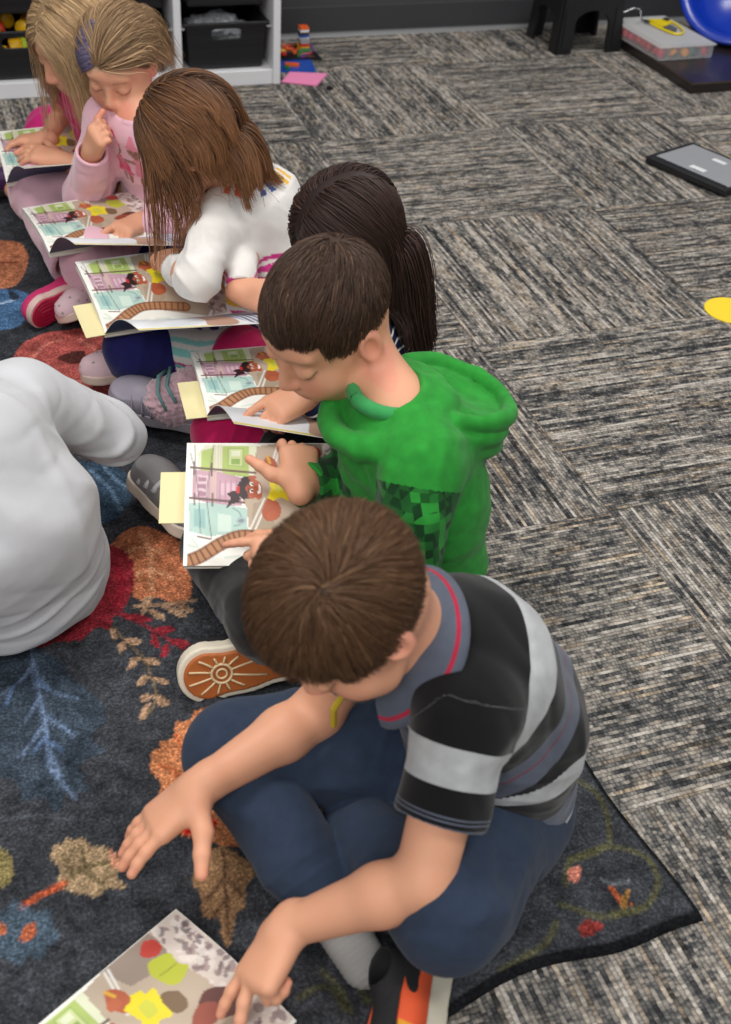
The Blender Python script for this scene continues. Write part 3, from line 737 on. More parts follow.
# ---------------------------------------------------------------- shelf with bins
def shelf():
    wh = M('white melamine', .4); wh.base(wh.mix(wh.math('MULTIPLY', wh.noise(wh.obj(), 6, 2), .3), srgb(226, 227, 230), srgb(212, 213, 216))); wh = wh.m
    yf, yb = .500, .950; H = .80; xs = [-.586, -.907, -1.228, -1.549, -1.870]
    root = thing('storage_shelf', 'white open cubby shelf holding black bins against the dark wall', 'shelf', (-1.2, .72, 0))
    for i, x in enumerate(xs): B().box((x, (yf + yb) / 2, H / 2 + .0), (.024, yb - yf, H), bev=.002).obj('upright_panel', wh, root)
    for a, b in zip(xs[1:], xs[:-1]):
        w = b - a - .024; c = (a + b) / 2
        B().box((c, (yf + yb) / 2 + .002, .024), (w, yb - yf - .004, .048), bev=.002).obj('bottom_board', wh, root)
        for z in (.178, .368, .558):
            for sx in (-1, 1): B().box((c + sx * (w / 2 - .008), (yf + yb) / 2 + .01, z), (.016, yb - yf - .03, .006), bev=.001).obj('bin_rail', wh, root)
        B().box((c, yb - .004, H / 2), (w, .006, H - .1)).obj('back_panel', plain('shelf back', srgb(60, 61, 64), .7) if 'shelf back' not in bpy.data.materials else bpy.data.materials['shelf back'], root)
    B().box((-1.228, (yf + yb) / 2, H + .012), (1.31, yb - yf + .01, .024), bev=.003).obj('top_board', wh, root)
    bk = M('black textured plastic', .42); bk.base(bk.mix(.0, srgb(26, 26, 28), srgb(26, 26, 28))); bk.bump(bk.noise(bk.obj(), 500, 2), .12, .0006); bk = bk.m
    f = Field((-.15, -.21, -.004), (.15, .21, .155), .0036)
    def shell(t):
        def fn(x, y, z):
            tp = (z / .14) * .012; return np.maximum(np.maximum(np.abs(x) - (.118 + tp) + t, np.abs(y) - (.186 + tp) + t), np.maximum(-z + t * 1.3, z - .142 - (.05 if t else 0)))
        return fn
    f.ap((-.14, -.2, 0), (.14, .2, .142), shell(0), 0)
    f.box((0, 0, .139), (.1415, .2035, .006), .003, .004)
    f.ap((-.14, -.2, 0), (.14, .2, .16), shell(.0042), 0, 's')
    f.cap((-.034, -.2, .108), (.034, -.2, .108), .0155, k=.003, mode='s')
    V, F = f.mesh(); first = None; places = []
    for ci, (a, b) in enumerate(zip(xs[1:], xs[:-1])):
        for ri, z in enumerate((.052, .242, .432)): places.append(((a + b) / 2, .716, z, ci, ri))
    cols_ = ['right-hand', 'second from the right', 'third from the right', 'left-hand']; rows_ = ['bottom', 'middle', 'top']
    for x, y, z, ci, ri in places:
        if ci == 3 and ri: continue
        if first is None: o = first = mk('storage_bin', V, F, bk, None)
        else: o = first.copy(); COL.objects.link(o)
        o.location = (x, y, z); extra = {(0, 0): 'holding crumpled plastic bags', (2, 0): 'holding dough tubs'}.get((ci, ri), '')
        tag(o, f'black bin, {rows_[ri]} row, {cols_[ci]} column of the white shelf {extra}'.replace('holding yellow', 'with').rstrip(', ').strip(), 'bin', 'black bins in the shelf')
    # crumpled bags in the first bin
    bag = M('clear plastic film', .15, (.8, .85, .9)); bag.b.inputs['Alpha'].default_value = .55; bag.b.inputs['Specular IOR Level'].default_value = .8; bag = bag.m
    for cx, cy, cz, s_, sd in ((-.79, .68, .135, .05, 3), (-.70, .66, .130, .045, 8), (-.74, .645, .155, .045, 5)):
        f = Field((cx - .1, cy - .09, cz - .08), (cx + .1, cy + .09, cz + .07), .004); f.ell((cx, cy, cz), (s_ * 1.2, s_, s_ * .75), 0); V2, F2 = f.mesh(); N = normals(V2, F2)
        V2 = V2 + N * (.012 * np.abs(wob(V2, 55, sd)) + .008 * wob(V2, 120, sd + 1))[:, None]
        tag(mk('plastic_bag', V2, F2, bag, None, smooth=False), 'crumpled clear plastic bag inside the lower right black bin', 'bag', 'plastic bags in the bin')
    # dough tubs
    ye, lids = srgb(240, 186, 30), [srgb(226, 60, 40), srgb(150, 60, 150), srgb(190, 214, 50), srgb(240, 110, 130), srgb(240, 140, 30), srgb(120, 190, 70)]
    names = ['red', 'purple', 'lime', 'pink', 'orange', 'green']; c0x = (xs[2] + xs[3]) / 2
    tubs = [(-.06, -.10, .12, 80, 20, 0), (.03, -.12, .135, 90, 60, 4), (.085, -.09, .12, 75, 140, 1), (-.02, -.05, .14, 88, 100, 2), (.06, -.02, .14, 85, 30, 3), (-.08, .0, .13, 70, 70, 5), (.0, -.145, .085, 88, 5, 2), (.07, -.14, .075, 86, 60, 3), (-.06, -.15, .07, 88, 150, 4)]
    for tx, ty, tz, tilt, az, li in tubs:
        t_, a_ = math.radians(tilt), math.radians(az); z_ = V3(math.sin(t_) * math.cos(a_), math.sin(t_) * math.sin(a_), math.cos(t_)); x_ = nrm(np.cross(z_, (0, .1, 1))); Rm = axes(x_, np.cross(z_, x_), z_); o = V3(c0x + tx, .716 + ty, .052 + tz)
        r = thing('dough_tub', f'yellow modelling dough tub with a {names[li]} lid in the black bin', 'tub', o, 'modelling dough tubs')
        B().lathe([(.0205, -.025), (.022, -.023), (.0235, .012)], o, Rm).obj('pot', plain('yellow tub', ye, .35) if 'yellow tub' not in bpy.data.materials else bpy.data.materials['yellow tub'], r, True)
        B().lathe([(.0255, .012), (.026, .014), (.026, .024), (.024, .026), (.0, .026)][:4], o, Rm).obj('lid', plain('lid ' + names[li], lids[li], .35), r, True)
shelf() if want('props') or not ONLY else None
# ---------------------------------------------------------------- toy bricks
def brick(b, c, w, d, h, a=0., unit=.008):
    R = rotz(a); b.box(np.asarray(c) + V3(0, 0, h / 2), (w, d, h), R, .0004)
    for i in range(max(1, round(w / unit))):
        for j in range(max(1, round(d / unit))):
            b.lathe([(.0024, 0), (.0024, .0018)], np.asarray(c) + R @ V3(-w / 2 + unit * (i + .5), -d / 2 + unit * (j + .5), h), None, 8)
    return b
BR = dict(red=srgb(204, 40, 36), orange=srgb(236, 104, 40), white=srgb(232, 232, 232), blue=srgb(30, 84, 176), black=srgb(30, 30, 32), yellow=srgb(244, 200, 40), purple=srgb(110, 50, 130), pink=srgb(232, 130, 176), green=srgb(40, 120, 60), dark=srgb(70, 40, 36), grey=srgb(150, 152, 156))
def bmat(n): return bpy.data.materials.get('brick ' + n) or plain('brick ' + n, BR[n], .3)
def bricks():
    r = thing('baseplate', 'black toy brick baseplate covered with coloured bricks beside the shelf', 'toy', (-.43, .78, 0))
    b = B(); b.box((-.435, .78, .0015), (.15, .13, .003)); 
    for i in range(18):
        for j in range(16): b.lathe([(.0024, 0), (.0024, .0015)], (-.435 - .068 + i * .008, .78 - .06 + j * .008, .003), None, 6)
    b.obj('plate', bmat('black'), r)
    g = np.random.default_rng(12)
    # low field of bricks, then the tower and the stepped pile
    for i in range(30):
        n = g.choice(['red', 'green', 'dark', 'yellow', 'pink', 'grey', 'orange', 'red', 'purple']); w, d = g.choice([.016, .024, .032]), .016
        brick(B(), (-.435 + .008 * g.integers(-7, 7), .78 + .008 * g.integers(-6, 7), .003 + .0096 * int(g.random() < .35)), w, d, .0096).obj('brick', bmat(n), r)
    for k, n in enumerate(['dark', 'yellow', 'red', 'grey']): brick(B(), (-.40, .81, .003 + .0096 * k), .032, .032, .0096).obj('brick', bmat(n), r)
    r2 = thing('brick_tower', 'small tower of stacked toy bricks with an orange top', 'toy', (-.385, .86, 0))
    for k, n in enumerate(['black', 'white', 'black', 'white', 'blue', 'dark', 'white', 'orange']): brick(B(), (-.385, .868, .0 + .0088 * k), .032, .032, .0088).obj('brick', bmat(n), r2)
    r3 = thing('brick_pile', 'stepped pile of purple, orange and yellow toy bricks against the shelf side', 'toy', (-.53, .76, 0))
    for k, (n, x, y) in enumerate([('purple', -.535, .79), ('orange', -.535, .79), ('red', -.535, .79), ('blue', -.527, .75), ('yellow', -.527, .75), ('purple', -.527, .75), ('pink', -.535, .80), ('orange', -.525, .74), ('yellow', -.53, .79)]):
        lv = [0, 1, 2, 0, 1, 2, 3, 3, 4][k]; brick(B(), (x, y, .0096 * lv), .032 if k % 2 else .04, .032, .0096).obj('brick', bmat(n), r3)
    r4 = thing('baseplate', 'blue toy brick baseplate with an orange and a green brick', 'toy', (-.475, .66, 0))
    P = [at(281, 73), at(316, 70), at(300, 60), at(283, 62)]; c = sum(P) / 4; b = B(); Rm = rotz(-.15); b.box((c[0], c[1], .0015), (.128, .128, .003), Rm)
    for i in range(16):
        for j in range(16): b.lathe([(.0024, 0), (.0024, .0015)], V3(c[0], c[1], .003) + Rm @ V3(-.06 + i * .008, -.06 + j * .008, 0), None, 6)
    b.obj('plate', bmat('blue'), r4)
    brick(B(), at(292, 67) + V3(0, 0, .003), .048, .016, .0096, -.3).obj('brick', bmat('orange'), r4); brick(B(), at(287, 70) + V3(0, 0, .003), .016, .016, .0096).obj('brick', bmat('green'), r4)
    # pink foam sheet with a zigzag edge
    q = [at(281, 83), at(289.5, 73), at(327.7, 74.7), at(316.8, 87)]; pts = []
    for a, e in zip(q, q[1:] + q[:1]):
        n = int(np.linalg.norm(e - a) / .009)
        d = nrm(e - a); nn = V3(d[1], -d[0], 0)
        for i in range(n): pts += [a + (e - a) * i / n, a + (e - a) * (i + .5) / n + nn * .004]
    tag(B().prism([(p[0], p[1]) for p in pts], .001, .005).obj('foam_sheet', plain('pink craft foam', srgb(240, 140, 186), .7)), 'pink craft foam sheet with a zigzag edge on the carpet', 'sheet')
    tag(brick(B(), at(329.7, 89.6), .016, .016, .0096, .4).obj('toy_brick', bmat('black')), 'tiny black toy brick alone on the carpet beside the pink sheet', 'toy')
if want('props') or not ONLY: bricks()
# ---------------------------------------------------------------- folding step stool
def stool():
    pl_ = M('black moulded plastic', .45, srgb(24, 24, 26)); pl_.base(pl_.mix(0., srgb(24, 24, 26), srgb(24, 24, 26))); pl_.bump(pl_.noise(pl_.obj(), 220, 2), .2, .0008); m = pl_.m
    x0, x1, y0, y1, H = .505, .768, .640, .880, .225; r = thing('step_stool', 'black plastic folding step stool by the dark wall', 'stool', ((x0 + x1) / 2, (y0 + y1) / 2, 0))
    def frame(w, h, leg, top, arch, th):
        """a panel with a leg at each side and an arched opening, outline in its own plane"""
        s = .018; out = [(0, 0), (leg, 0), (leg + .004, h * .18)]
        n = 9; cx = w / 2; aw = w / 2 - leg - .004
        for i in range(n + 1): a = math.pi - math.pi * i / n; out.append((cx + aw * math.cos(a), h * .45 + (arch - h * .45) * math.sin(a)))
        out += [(w - leg - .004, h * .18), (w - leg, 0), (w, 0), (w - s, h), (s, h)]
        return out
    for y, sg in ((y0, 1), (y1, -1)):
        R = axes((1, 0, 0), nrm((0, sg * .06, 1)), (0, -1, 0)); fr_ = frame(x1 - x0, H, .058, 0, H * .66, .012)
        b = B().prism(fr_, -.007, .007, R, (x0, y, 0)); b.obj('end_panel', m, r)
        b2 = B()
        for xx in (.030, x1 - x0 - .030): b2.prism([(xx - .014, .02), (xx + .014, .02), (xx + .010, H * .7), (xx - .010, H * .7)], .006 * 1, .012, R, (x0, y, 0))
        for xx in (.030, x1 - x0 - .030): B().prism([(xx - .014, .02), (xx + .014, .02), (xx + .010, H * .7), (xx - .010, H * .7)], .006 * sg, .011 * sg, R, (x0, y, 0)).obj('leg_rib', m, r)
    for x, sg in ((x0, 1), (x1, -1)):
        R = axes((0, 1, 0), nrm((sg * .06, 0, 1)), (sg * 1., 0, 0)); fr_ = frame(y1 - y0, H, .05, 0, H * .60, .012); B().prism(fr_, -.006, .006, R, (x, y0, 0)).obj('side_panel', m, r)
    b = B().box(((x0 + x1) / 2, (y0 + y1) / 2, H + .012), (x1 - x0 - .02, y1 - y0 - .01, .024), bev=.006); b.obj('tread', m, r)
    for i in range(6):
        for j in range(4): B().lathe([(.006, 0), (.005, .0015)], (x0 + .04 + i * .04, y0 + .045 + j * .05, H + .024), None, 10).obj('grip_dot', plain('grip dots', srgb(90, 92, 96), .7) if 'grip dots' not in bpy.data.materials else bpy.data.materials['grip dots'], r)
if want('props') or not ONLY: stool()
# ---------------------------------------------------------------- low dark platform, box of beads, blue tub
def platform():
    m = M('dark brown laminate', .34); m.base(m.mix(m.noise(m.mapv(m.obj(), (2, 30, 30)), 3, 3), srgb(30, 25, 26), srgb(44, 36, 36))); m.b.inputs['Coat Weight'].default_value = .1
    r = thing('low_platform', 'low dark brown platform with a metallic edge on the carpet', 'platform', (1.1, .45, 0))
    B().box((1.09, .46, .019), (.60, .575, .036), bev=.002).obj('deck', m.m, r)
    em = plain('bronze edge', srgb(110, 96, 84), .3, Metallic=.8)
    B().box((1.09, .171, .034), (.602, .004, .006), bev=.001).obj('edge_strip', em, r); B().box((.789, .46, .034), (.004, .575, .006), bev=.001).obj('edge_strip', em, r)
    # a wire handle standing at its back edge
    h = thing('wire_handle', 'thin silver wire handle standing behind the clear box', 'handle', (.98, .93, .04)); B().tube([at(622, 13, .12), at(634, 8, .14), at(640, 9, .14), at(641, 16, .12), at(642, 20, .10)], .003, 8).obj('wire', plain('steel wire', srgb(170, 170, 172), .25, Metallic=1.), h)
    # clear box
    p0, p1, p3 = V3(.787, .402, 0), V3(1.008, .408, 0), V3(.812, .735, 0); ux = nrm(p1 - p0); uy = nrm(p3 - p0); uy = nrm(uy - ux * (uy @ ux)); Rm = axes(ux, uy, (0, 0, 1)); w, d = .222, .335; z0, h_ = .039, .042; c = p0 + ux * w / 2 + uy * d / 2
    bx = thing('craft_box', 'clear plastic box of beads with a frosted lid on the dark platform', 'box', c + V3(0, 0, z0))
    cl = M('frosted clear plastic', .28, (.86, .88, .90)); cl.b.inputs['Alpha'].default_value = .16
    t = .0025; 
    for cc, dd in (((0, -d / 2, h_ / 2), (w, t, h_)), ((0, d / 2, h_ / 2), (w, t, h_)), ((-w / 2, 0, h_ / 2), (t, d, h_)), ((w / 2, 0, h_ / 2), (t, d, h_))): B().box(c + V3(0, 0, z0) + Rm @ V3(*cc), dd, Rm, .0008).obj('wall_pane', cl.m, bx)
    B().box(c + V3(0, 0, z0 + t / 2), (w, d, t), Rm).obj('box_floor', cl.m, bx)
    ld = M('frosted lid', .35, (.84, .85, .86)); ld.b.inputs['Alpha'].default_value = .38
    b = B().box(c + V3(0, 0, z0 + h_ + .004), (w + .014, d + .014, .007), Rm, .002); b.box(c + V3(0, 0, z0 + h_ + .0085), (w - .02, d - .02, .002), Rm, .001); b.obj('lid', ld.m, bx)
    for i in range(1, 5): B().box(c + V3(0, 0, z0 + h_ / 2) + Rm @ V3(-w / 2 + w * i / 5, 0, 0), (.0016, d - .006, h_ - .006), Rm).obj('divider', cl.m, bx)
    g = np.random.default_rng(3); cs = [srgb(214, 60, 70), srgb(236, 120, 60), srgb(220, 70, 60), srgb(240, 160, 60), srgb(50, 90, 150), srgb(170, 90, 150), srgb(220, 60, 90), srgb(60, 120, 110)]
    mts = [plain('bead %s' % n, c_, .35) for n, c_ in zip(('crimson', 'orange', 'red', 'amber', 'blue', 'violet', 'rose', 'teal'), cs)]; base = []
    for k in range(8): bb_ = B().lathe([(.007, -.009), (.015, -.008), (.0165, 0), (.015, .008), (.007, .009)], (0, 0, 0), None, 12); base.append(bb_.obj('large_bead', mts[k], None, True))
    nm = ['crimson', 'orange', 'red', 'amber', 'blue', 'violet', 'rose', 'teal']; cnt = 0; used = set()
    for i in range(5):
        for j in range(8):
            for lvl in range(1):
                k = int(g.choice([[0, 2, 6], [3, 1, 3], [1, 3, 2], [4, 4, 7], [5, 6, 0]][i])); p = c + V3(0, 0, z0 + .018 + lvl * .006) + Rm @ V3(-w / 2 + w * (i + .5) / 5 + g.uniform(-.006, .006), -d / 2 + .020 + j * .039 + g.uniform(-.004, .004), 0)
                o = base[k] if k not in used else base[k].copy()
                if k in used: COL.objects.link(o)
                used.add(k); o.location = tuple(p); o.rotation_euler = (g.uniform(0, 3), g.uniform(0, 3), 0); tag(o, f'{nm[k]} plastic bead inside the clear craft box', 'bead', f'{nm[k]} beads in the craft box')
    for k in range(8):
        if k not in used: bpy.data.objects.remove(base[k])
    # yellow safety cutter lying on the lid
    ct = thing('safety_cutter', 'yellow and grey safety cutter lying on the frosted lid', 'tool', c + V3(0, .05, z0 + h_ + .012)); zt = z0 + h_ + .0145
    L = lambda x, y: at(x, y, zt)
    outl = [L(646, 20), L(652, 17.5), L(664, 20), L(672, 24), L(680, 27), L(684, 31), L(682, 34), L(676, 35), L(668, 31), L(660, 27), L(650, 24)]; ym = plain('yellow plastic', srgb(240, 214, 30), .35); gm = plain('dark grey plastic', srgb(96, 98, 104), .45); km = plain('black grip', srgb(36, 34, 34), .5)
    B().tube(spline(np.array([L(664, 20), L(674, 23), L(682, 29), L(683, 33), L(676, 34), L(667, 31), L(658, 27), L(650, 23)]), 5, closed=False), .0042, 8).obj('handle_loop', ym, ct, True)
    B().prism([(p[0], p[1]) for p in (L(648, 20), L(664, 20), L(671, 24), L(664, 28), L(656, 25))], zt - .003, zt + .004).obj('body_shell', ym, ct)
    B().prism([(p[0], p[1]) for p in (L(663, 28), L(670, 26), L(677, 30), L(672, 33))], zt - .002, zt + .006).obj('grip', gm, ct)
    B().prism([(p[0], p[1]) for p in (L(664, 19), L(670, 20), L(668, 22.5), L(662, 21))], zt + .001, zt + .006).obj('button', km, ct)
    B().prism([(p[0], p[1]) for p in (L(640, 19), L(648, 20), L(652, 24), L(646, 23))], zt - .001, zt + .001).obj('blade', plain('steel blade', srgb(180, 180, 184), .25, Metallic=1.), ct)
    # big blue tub leaning at the edge of the picture
    tb = thing('blue_tub', 'large glossy blue plastic tub tilted on its side at the right edge', 'tub', (1.15, .50, .04)); bm = M('glossy blue plastic', .25); bm.base(bm.mix(0., srgb(16, 54, 168), srgb(16, 54, 168)))
    n = nrm(V3(-.62, -.55, .56)); x_ = nrm(np.cross(n, (0, 0, 1))); Rm2 = axes(x_, np.cross(n, x_), n); o = at(743, -16, .235); Rm2 = Rm2 * 1.22
    B().lathe([(.09, -.10), (.125, -.085), (.155, -.04), (.165, .0), (.182, .004), (.186, .010), (.180, .014), (.160, .010), (.150, .0), (.140, -.035), (.115, -.075), (.02, -.088)], o, Rm2, 48).obj('bowl', bm.m, tb, True)
    B().tube([o + Rm2 @ V3(.150 * math.cos(a), .150 * math.sin(a), -.012) for a in np.linspace(0, 2 * math.pi, 48)], .004, 8, False).obj('inner_rim', bm.m, tb, True)
    # laptop
    A_, Bc, Dc = V3(.310, -.352, 0), V3(.518, -.271, 0), V3(.404, -.615, 0); ux = nrm(Dc - A_); uy = nrm(Bc - A_); uy = nrm(uy - ux * (uy @ ux)); Rm = axes(ux, uy, np.cross(ux, uy)); 
    if Rm[2, 2] < 0: Rm = axes(uy, ux, np.cross(uy, ux)); W_, D_ = .215, .292
    else: W_, D_ = .292, .215
    c = A_ + ux * .146 + uy * .1075; lp = thing('laptop', 'closed grey laptop in a black bumper case on the carpet', 'laptop', c)
    long_ = ux; short = uy; Rm = axes(long_, short, np.cross(long_, short)); s_ = 1 if Rm[2, 2] > 0 else -1
    blk = plain('black rubber bumper', srgb(26, 26, 28), .5); gr = plain('dark grey laptop lid', srgb(150, 152, 156), .5)
    B().box(c + V3(0, 0, .010), (.296, .219, .014), Rm, .004).obj('base', blk, lp)
    b = B()
    for sx in (-1, 1): b = b; B().box(c + long_ * sx * .141 + V3(0, 0, .019), (.014, .219, .010), Rm, .003).obj('bumper_strip', blk, lp)
    B().box(c + short * .102 + V3(0, 0, .019), (.27, .012, .010), Rm, .003).obj('bumper_strip', blk, lp)
    B().box(c - short * .094 + V3(0, 0, .018), (.27, .030, .014), Rm, .004).obj('hinge_cover', blk, lp)
    B().box(c + short * .010 + V3(0, 0, .0195), (.268, .176, .007), Rm, .0015).obj('screen_lid', gr, lp)
    for px_, sz in (((698, 168.5), (.052, .022)), ((719.5, 161.5), (.046, .018))): p = at(*px_, .0235); B().box(p, (sz[0], sz[1], .0006), Rm).obj('sticker', plain('white sticker', srgb(232, 232, 234), .5), lp)
    p = at(697, 170, .0242)
    for i in range(6): B().box(p + long_ * (i * .006 - .015), (.0022, .008, .0003), Rm).obj('barcode', plain('print', srgb(90, 90, 96), .6), lp) if i % 2 else None
    # yellow floor spot
    yc = V3(.052, -1.213, 0); tag(B().lathe([(.0635, .0), (.0635, .0022), (.062, .0028)], yc, None, 48).obj('floor_spot', plain('yellow vinyl', srgb(250, 218, 40), .6)), 'round yellow spot marker on the carpet at the right edge', 'marker')
if want('props') or not ONLY: platform()
# ---------------------------------------------------------------- picture books
PA, PB = 1.22, 1.0        # page proportions: along the picture, across it
def page_art(X, Y):
    """watercolour street with a running child, page coordinates; X along the picture, Y down it"""
    pnt = Paint(X, Y, srgb(240, 238, 230), soft=.008); w = wob(np.stack([X, Y, 0 * X], -1).reshape(-1, 3), 9, 2).reshape(X.shape)[..., None]
    g1, g2, g3 = srgb(176, 196, 112), srgb(206, 216, 156), srgb(146, 176, 92)
    tl, tl2, mv, mv2 = srgb(178, 206, 196), srgb(150, 188, 184), srgb(196, 158, 172), srgb(172, 128, 146)
    P, L, E_ = pnt.poly, pnt.line, pnt.ell; N_ = False
    P([(.08, .10), (.14, .02), (.52, .02), (.53, .30), (.10, .28)], srgb(222, 224, 200), N_)
    P([(.11, .07), (.20, .04), (.20, .26), (.11, .25)], g1, N_); P([(.27, .03), (.46, .03), (.46, .30), (.27, .28)], g1, N_)
    for x in (.21, .235, .255): L([(x, .02), (x, .30)], srgb(214, 206, 178), .006)
    P([(.31, .05), (.42, .05), (.42, .21), (.31, .20)], g2, N_); P([(.33, .07), (.40, .07), (.40, .12), (.33, .12)], srgb(226, 232, 200), N_); P([(.33, .14), (.40, .14), (.40, .19), (.33, .19)], g3, N_)
    L([(.31, .05), (.42, .05), (.42, .21), (.31, .20), (.31, .05)], g3, .004, False); P([(.47, .03), (.52, .03), (.50, .30), (.47, .30)], srgb(222, 226, 196), N_)
    P([(.05, .24), (.22, .25), (.42, .31), (.41, .54), (.24, .54), (.05, .48)], mv, N_); P([(.08, .28), (.17, .29), (.17, .47), (.08, .45)], srgb(218, 190, 198), N_)
    for y in (.30, .36, .42): P([(.095, y), (.155, y + .005), (.155, y + .04), (.095, y + .035)], mv2, N_)
    for x in (.19, .205, .22): L([(x, .26), (x, .50)], srgb(214, 186, 174), .005)
    for x in (.26, .30, .34, .38): P([(x, .35), (x + .022, .35), (x + .022, .46), (x, .45)], srgb(212, 180, 192), N_); L([(x - .006, .33), (x - .006, .52)], mv2, .003)
    P([(.03, .52), (.22, .52), (.45, .56), (.46, .74), (.18, .78), (.04, .74)], tl, N_); P([(.07, .56), (.15, .57), (.15, .72), (.07, .70)], tl2, N_); P([(.24, .60), (.34, .62), (.34, .74), (.24, .74)], srgb(204, 222, 210), N_)
    L([(.35, .56), (.40, .60), (.41, .68), (.36, .70)], srgb(120, 150, 150), .004); E_((.41, .66), (.035, .03), srgb(170, 186, 186)); E_((.41, .66), (.02, .016), srgb(128, 146, 150))
    # street and bank
    P([(.52, .03), (.70, .0), (1.22, .0), (1.22, .72), (.98, .98), (.60, .86), (.47, .74), (.45, .55), (.42, .50), (.50, .30)], srgb(186, 168, 148), N_)
    P([(.66, .0), (1.0, 0), (1.04, .16), (.90, .24), (.72, .2)], srgb(150, 134, 122), N_); P([(.50, .52), (.60, .50), (.66, .70), (.55, .80), (.48, .70)], srgb(170, 152, 130), N_)
    for q in ([(.675, .02), (.60, .32)], [(.70, .02), (.63, .30)], [(.58, .48), (.47, .74)], [(.605, .50), (.50, .76)]): L(q, srgb(238, 236, 230), .006)
    # poles and wires
    br_ = srgb(104, 76, 70)
    for q in ([(.01, .215), (.51, .265)], [(.03, .475), (.43, .515)]): L(q, br_, .009)
    for q in ([(.06, .17), (.06, .28)], [(.19, .18), (.19, .29)], [(.07, .44), (.07, .53)], [(.20, .44), (.20, .54)]): L(q, br_, .006)
    for q in ([(.06, .02), (.07, .22), (.10, .47), (.12, .76)], [(.20, .02), (.18, .22), (.16, .47), (.20, .80)], [(.02, .05), (.06, .22)]): L(q, srgb(96, 88, 88), .0028)
    L([(.10, .78), (.19, .80)], br_, .006)
    # tree bark at the far end
    P([(1.02, .0), (1.22, .0), (1.22, .98), (1.06, .98), (1.0, .80), (1.04, .5), (.99, .25)], srgb(214, 200, 190), N_)
    r = np.random.default_rng(4)
    for i in range(95):
        x, y = r.uniform(1.03, 1.20), r.uniform(.02, .96); pnt.ell((x, y), (r.uniform(.008, .028), r.uniform(.012, .04)), srgb(*r.choice([(122, 100, 104), (148, 124, 122), (96, 80, 90), (232, 222, 214)])), .7, r.uniform(-1, 1))
    # child: head to the left, yellow star shirt
    sk_, hr_ = srgb(178, 92, 62), srgb(52, 34, 36)
    P([(.88, .58), (.98, .52), (1.08, .60), (1.06, .74), (.96, .72), (.90, .66)], srgb(96, 50, 44)); P([(.80, .62), (.90, .56), (.98, .62), (.90, .70)], srgb(150, 74, 56))
    P([(.84, .22), (.88, .16), (.94, .17), (1.0, .20), (.99, .28), (1.02, .34), (.94, .38), (.88, .37), (.85, .30)], srgb(184, 190, 60)); L([(.87, .27), (.98, .28)], srgb(120, 128, 44), .003)
    P([(.90, .06), (.95, .03), (1.0, .07), (1.0, .13), (.95, .16), (.91, .14), (.88, .10)], srgb(186, 66, 56))
    P([(.56, .20), (.60, .12), (.66, .16), (.68, .24), (.70, .34), (.64, .34), (.58, .28)], sk_); E_((.585, .22), (.042, .036), srgb(186, 100, 68)); L([(.60, .12), (.62, .18)], srgb(220, 170, 60), .010)
    P([(.60, .48), (.66, .50), (.70, .56), (.68, .64), (.60, .66), (.56, .60)], sk_); E_((.64, .62), (.045, .038), srgb(186, 100, 68))
    P([(.38, .42), (.40, .50), (.34, .53), (.30, .56), (.33, .48), (.31, .44)], hr_); E_((.45, .40), (.075, .085), hr_); E_((.485, .40), (.075, .082), sk_); E_((.535, .44), (.03, .05), sk_)
    P([(.40, .35), (.42, .30), (.48, .31), (.46, .35), (.44, .40), (.46, .46), (.43, .49), (.40, .45)], hr_); E_((.385, .41), (.014, .035), srgb(196, 52, 44)); E_((.49, .305), (.03, .02), sk_)
    for y in (.36, .42): E_((.485, y), (.014, .016), srgb(244, 240, 232)); E_((.488, y), (.007, .008), srgb(30, 22, 22)); L([(.465, y - .02), (.462, y + .015)], hr_, .005)
    P([(.535, .36), (.555, .39), (.55, .43), (.53, .44), (.535, .40)], srgb(248, 244, 238)); L([(.51, .385), (.515, .395)], srgb(128, 60, 44), .004)
    P([(.60, .28), (.66, .27), (.68, .24), (.74, .26), (.74, .30), (.80, .30), (.79, .36), (.77, .44), (.81, .48), (.75, .50), (.70, .47), (.64, .50), (.60, .48), (.625, .40)], srgb(232, 214, 40), N_); P([(.665, .33), (.73, .33), (.73, .42), (.665, .42)], srgb(206, 206, 70))
    P([(.79, .36), (.88, .42), (.86, .52), (.78, .50)], srgb(120, 96, 70))
    # striped tail along the bottom
    T = spline([(-.02, .985), (.12, .93), (.28, .83), (.42, .78), (.60, .80), (.80, .85)], closed=False)
    pnt.line(None, srgb(140, 92, 62), .052, raw=T); pnt.line(None, srgb(180, 130, 92), .036, raw=T)
    for i in range(1, len(T) - 1, 2):
        d = T[i + 1] - T[i - 1]; n = np.array((-d[1], d[0])) / np.linalg.norm(d) * .045; pnt.line(None, srgb(112, 70, 50), .0065, raw=np.array([T[i] - n, T[i] + n]))
    for q in ([(.06, .80), (.10, .86), (.02, .84)], [(.5, .93), (.62, .95)], [(.3, .94), (.42, .93)]): L(q, srgb(196, 214, 200), .010, a=.6)
    m = (X < .025) | (Y < .008); pnt.C[m] = srgb(243, 241, 235)
    return np.clip(pnt.C * (1 + .10 * w), 0, 1)
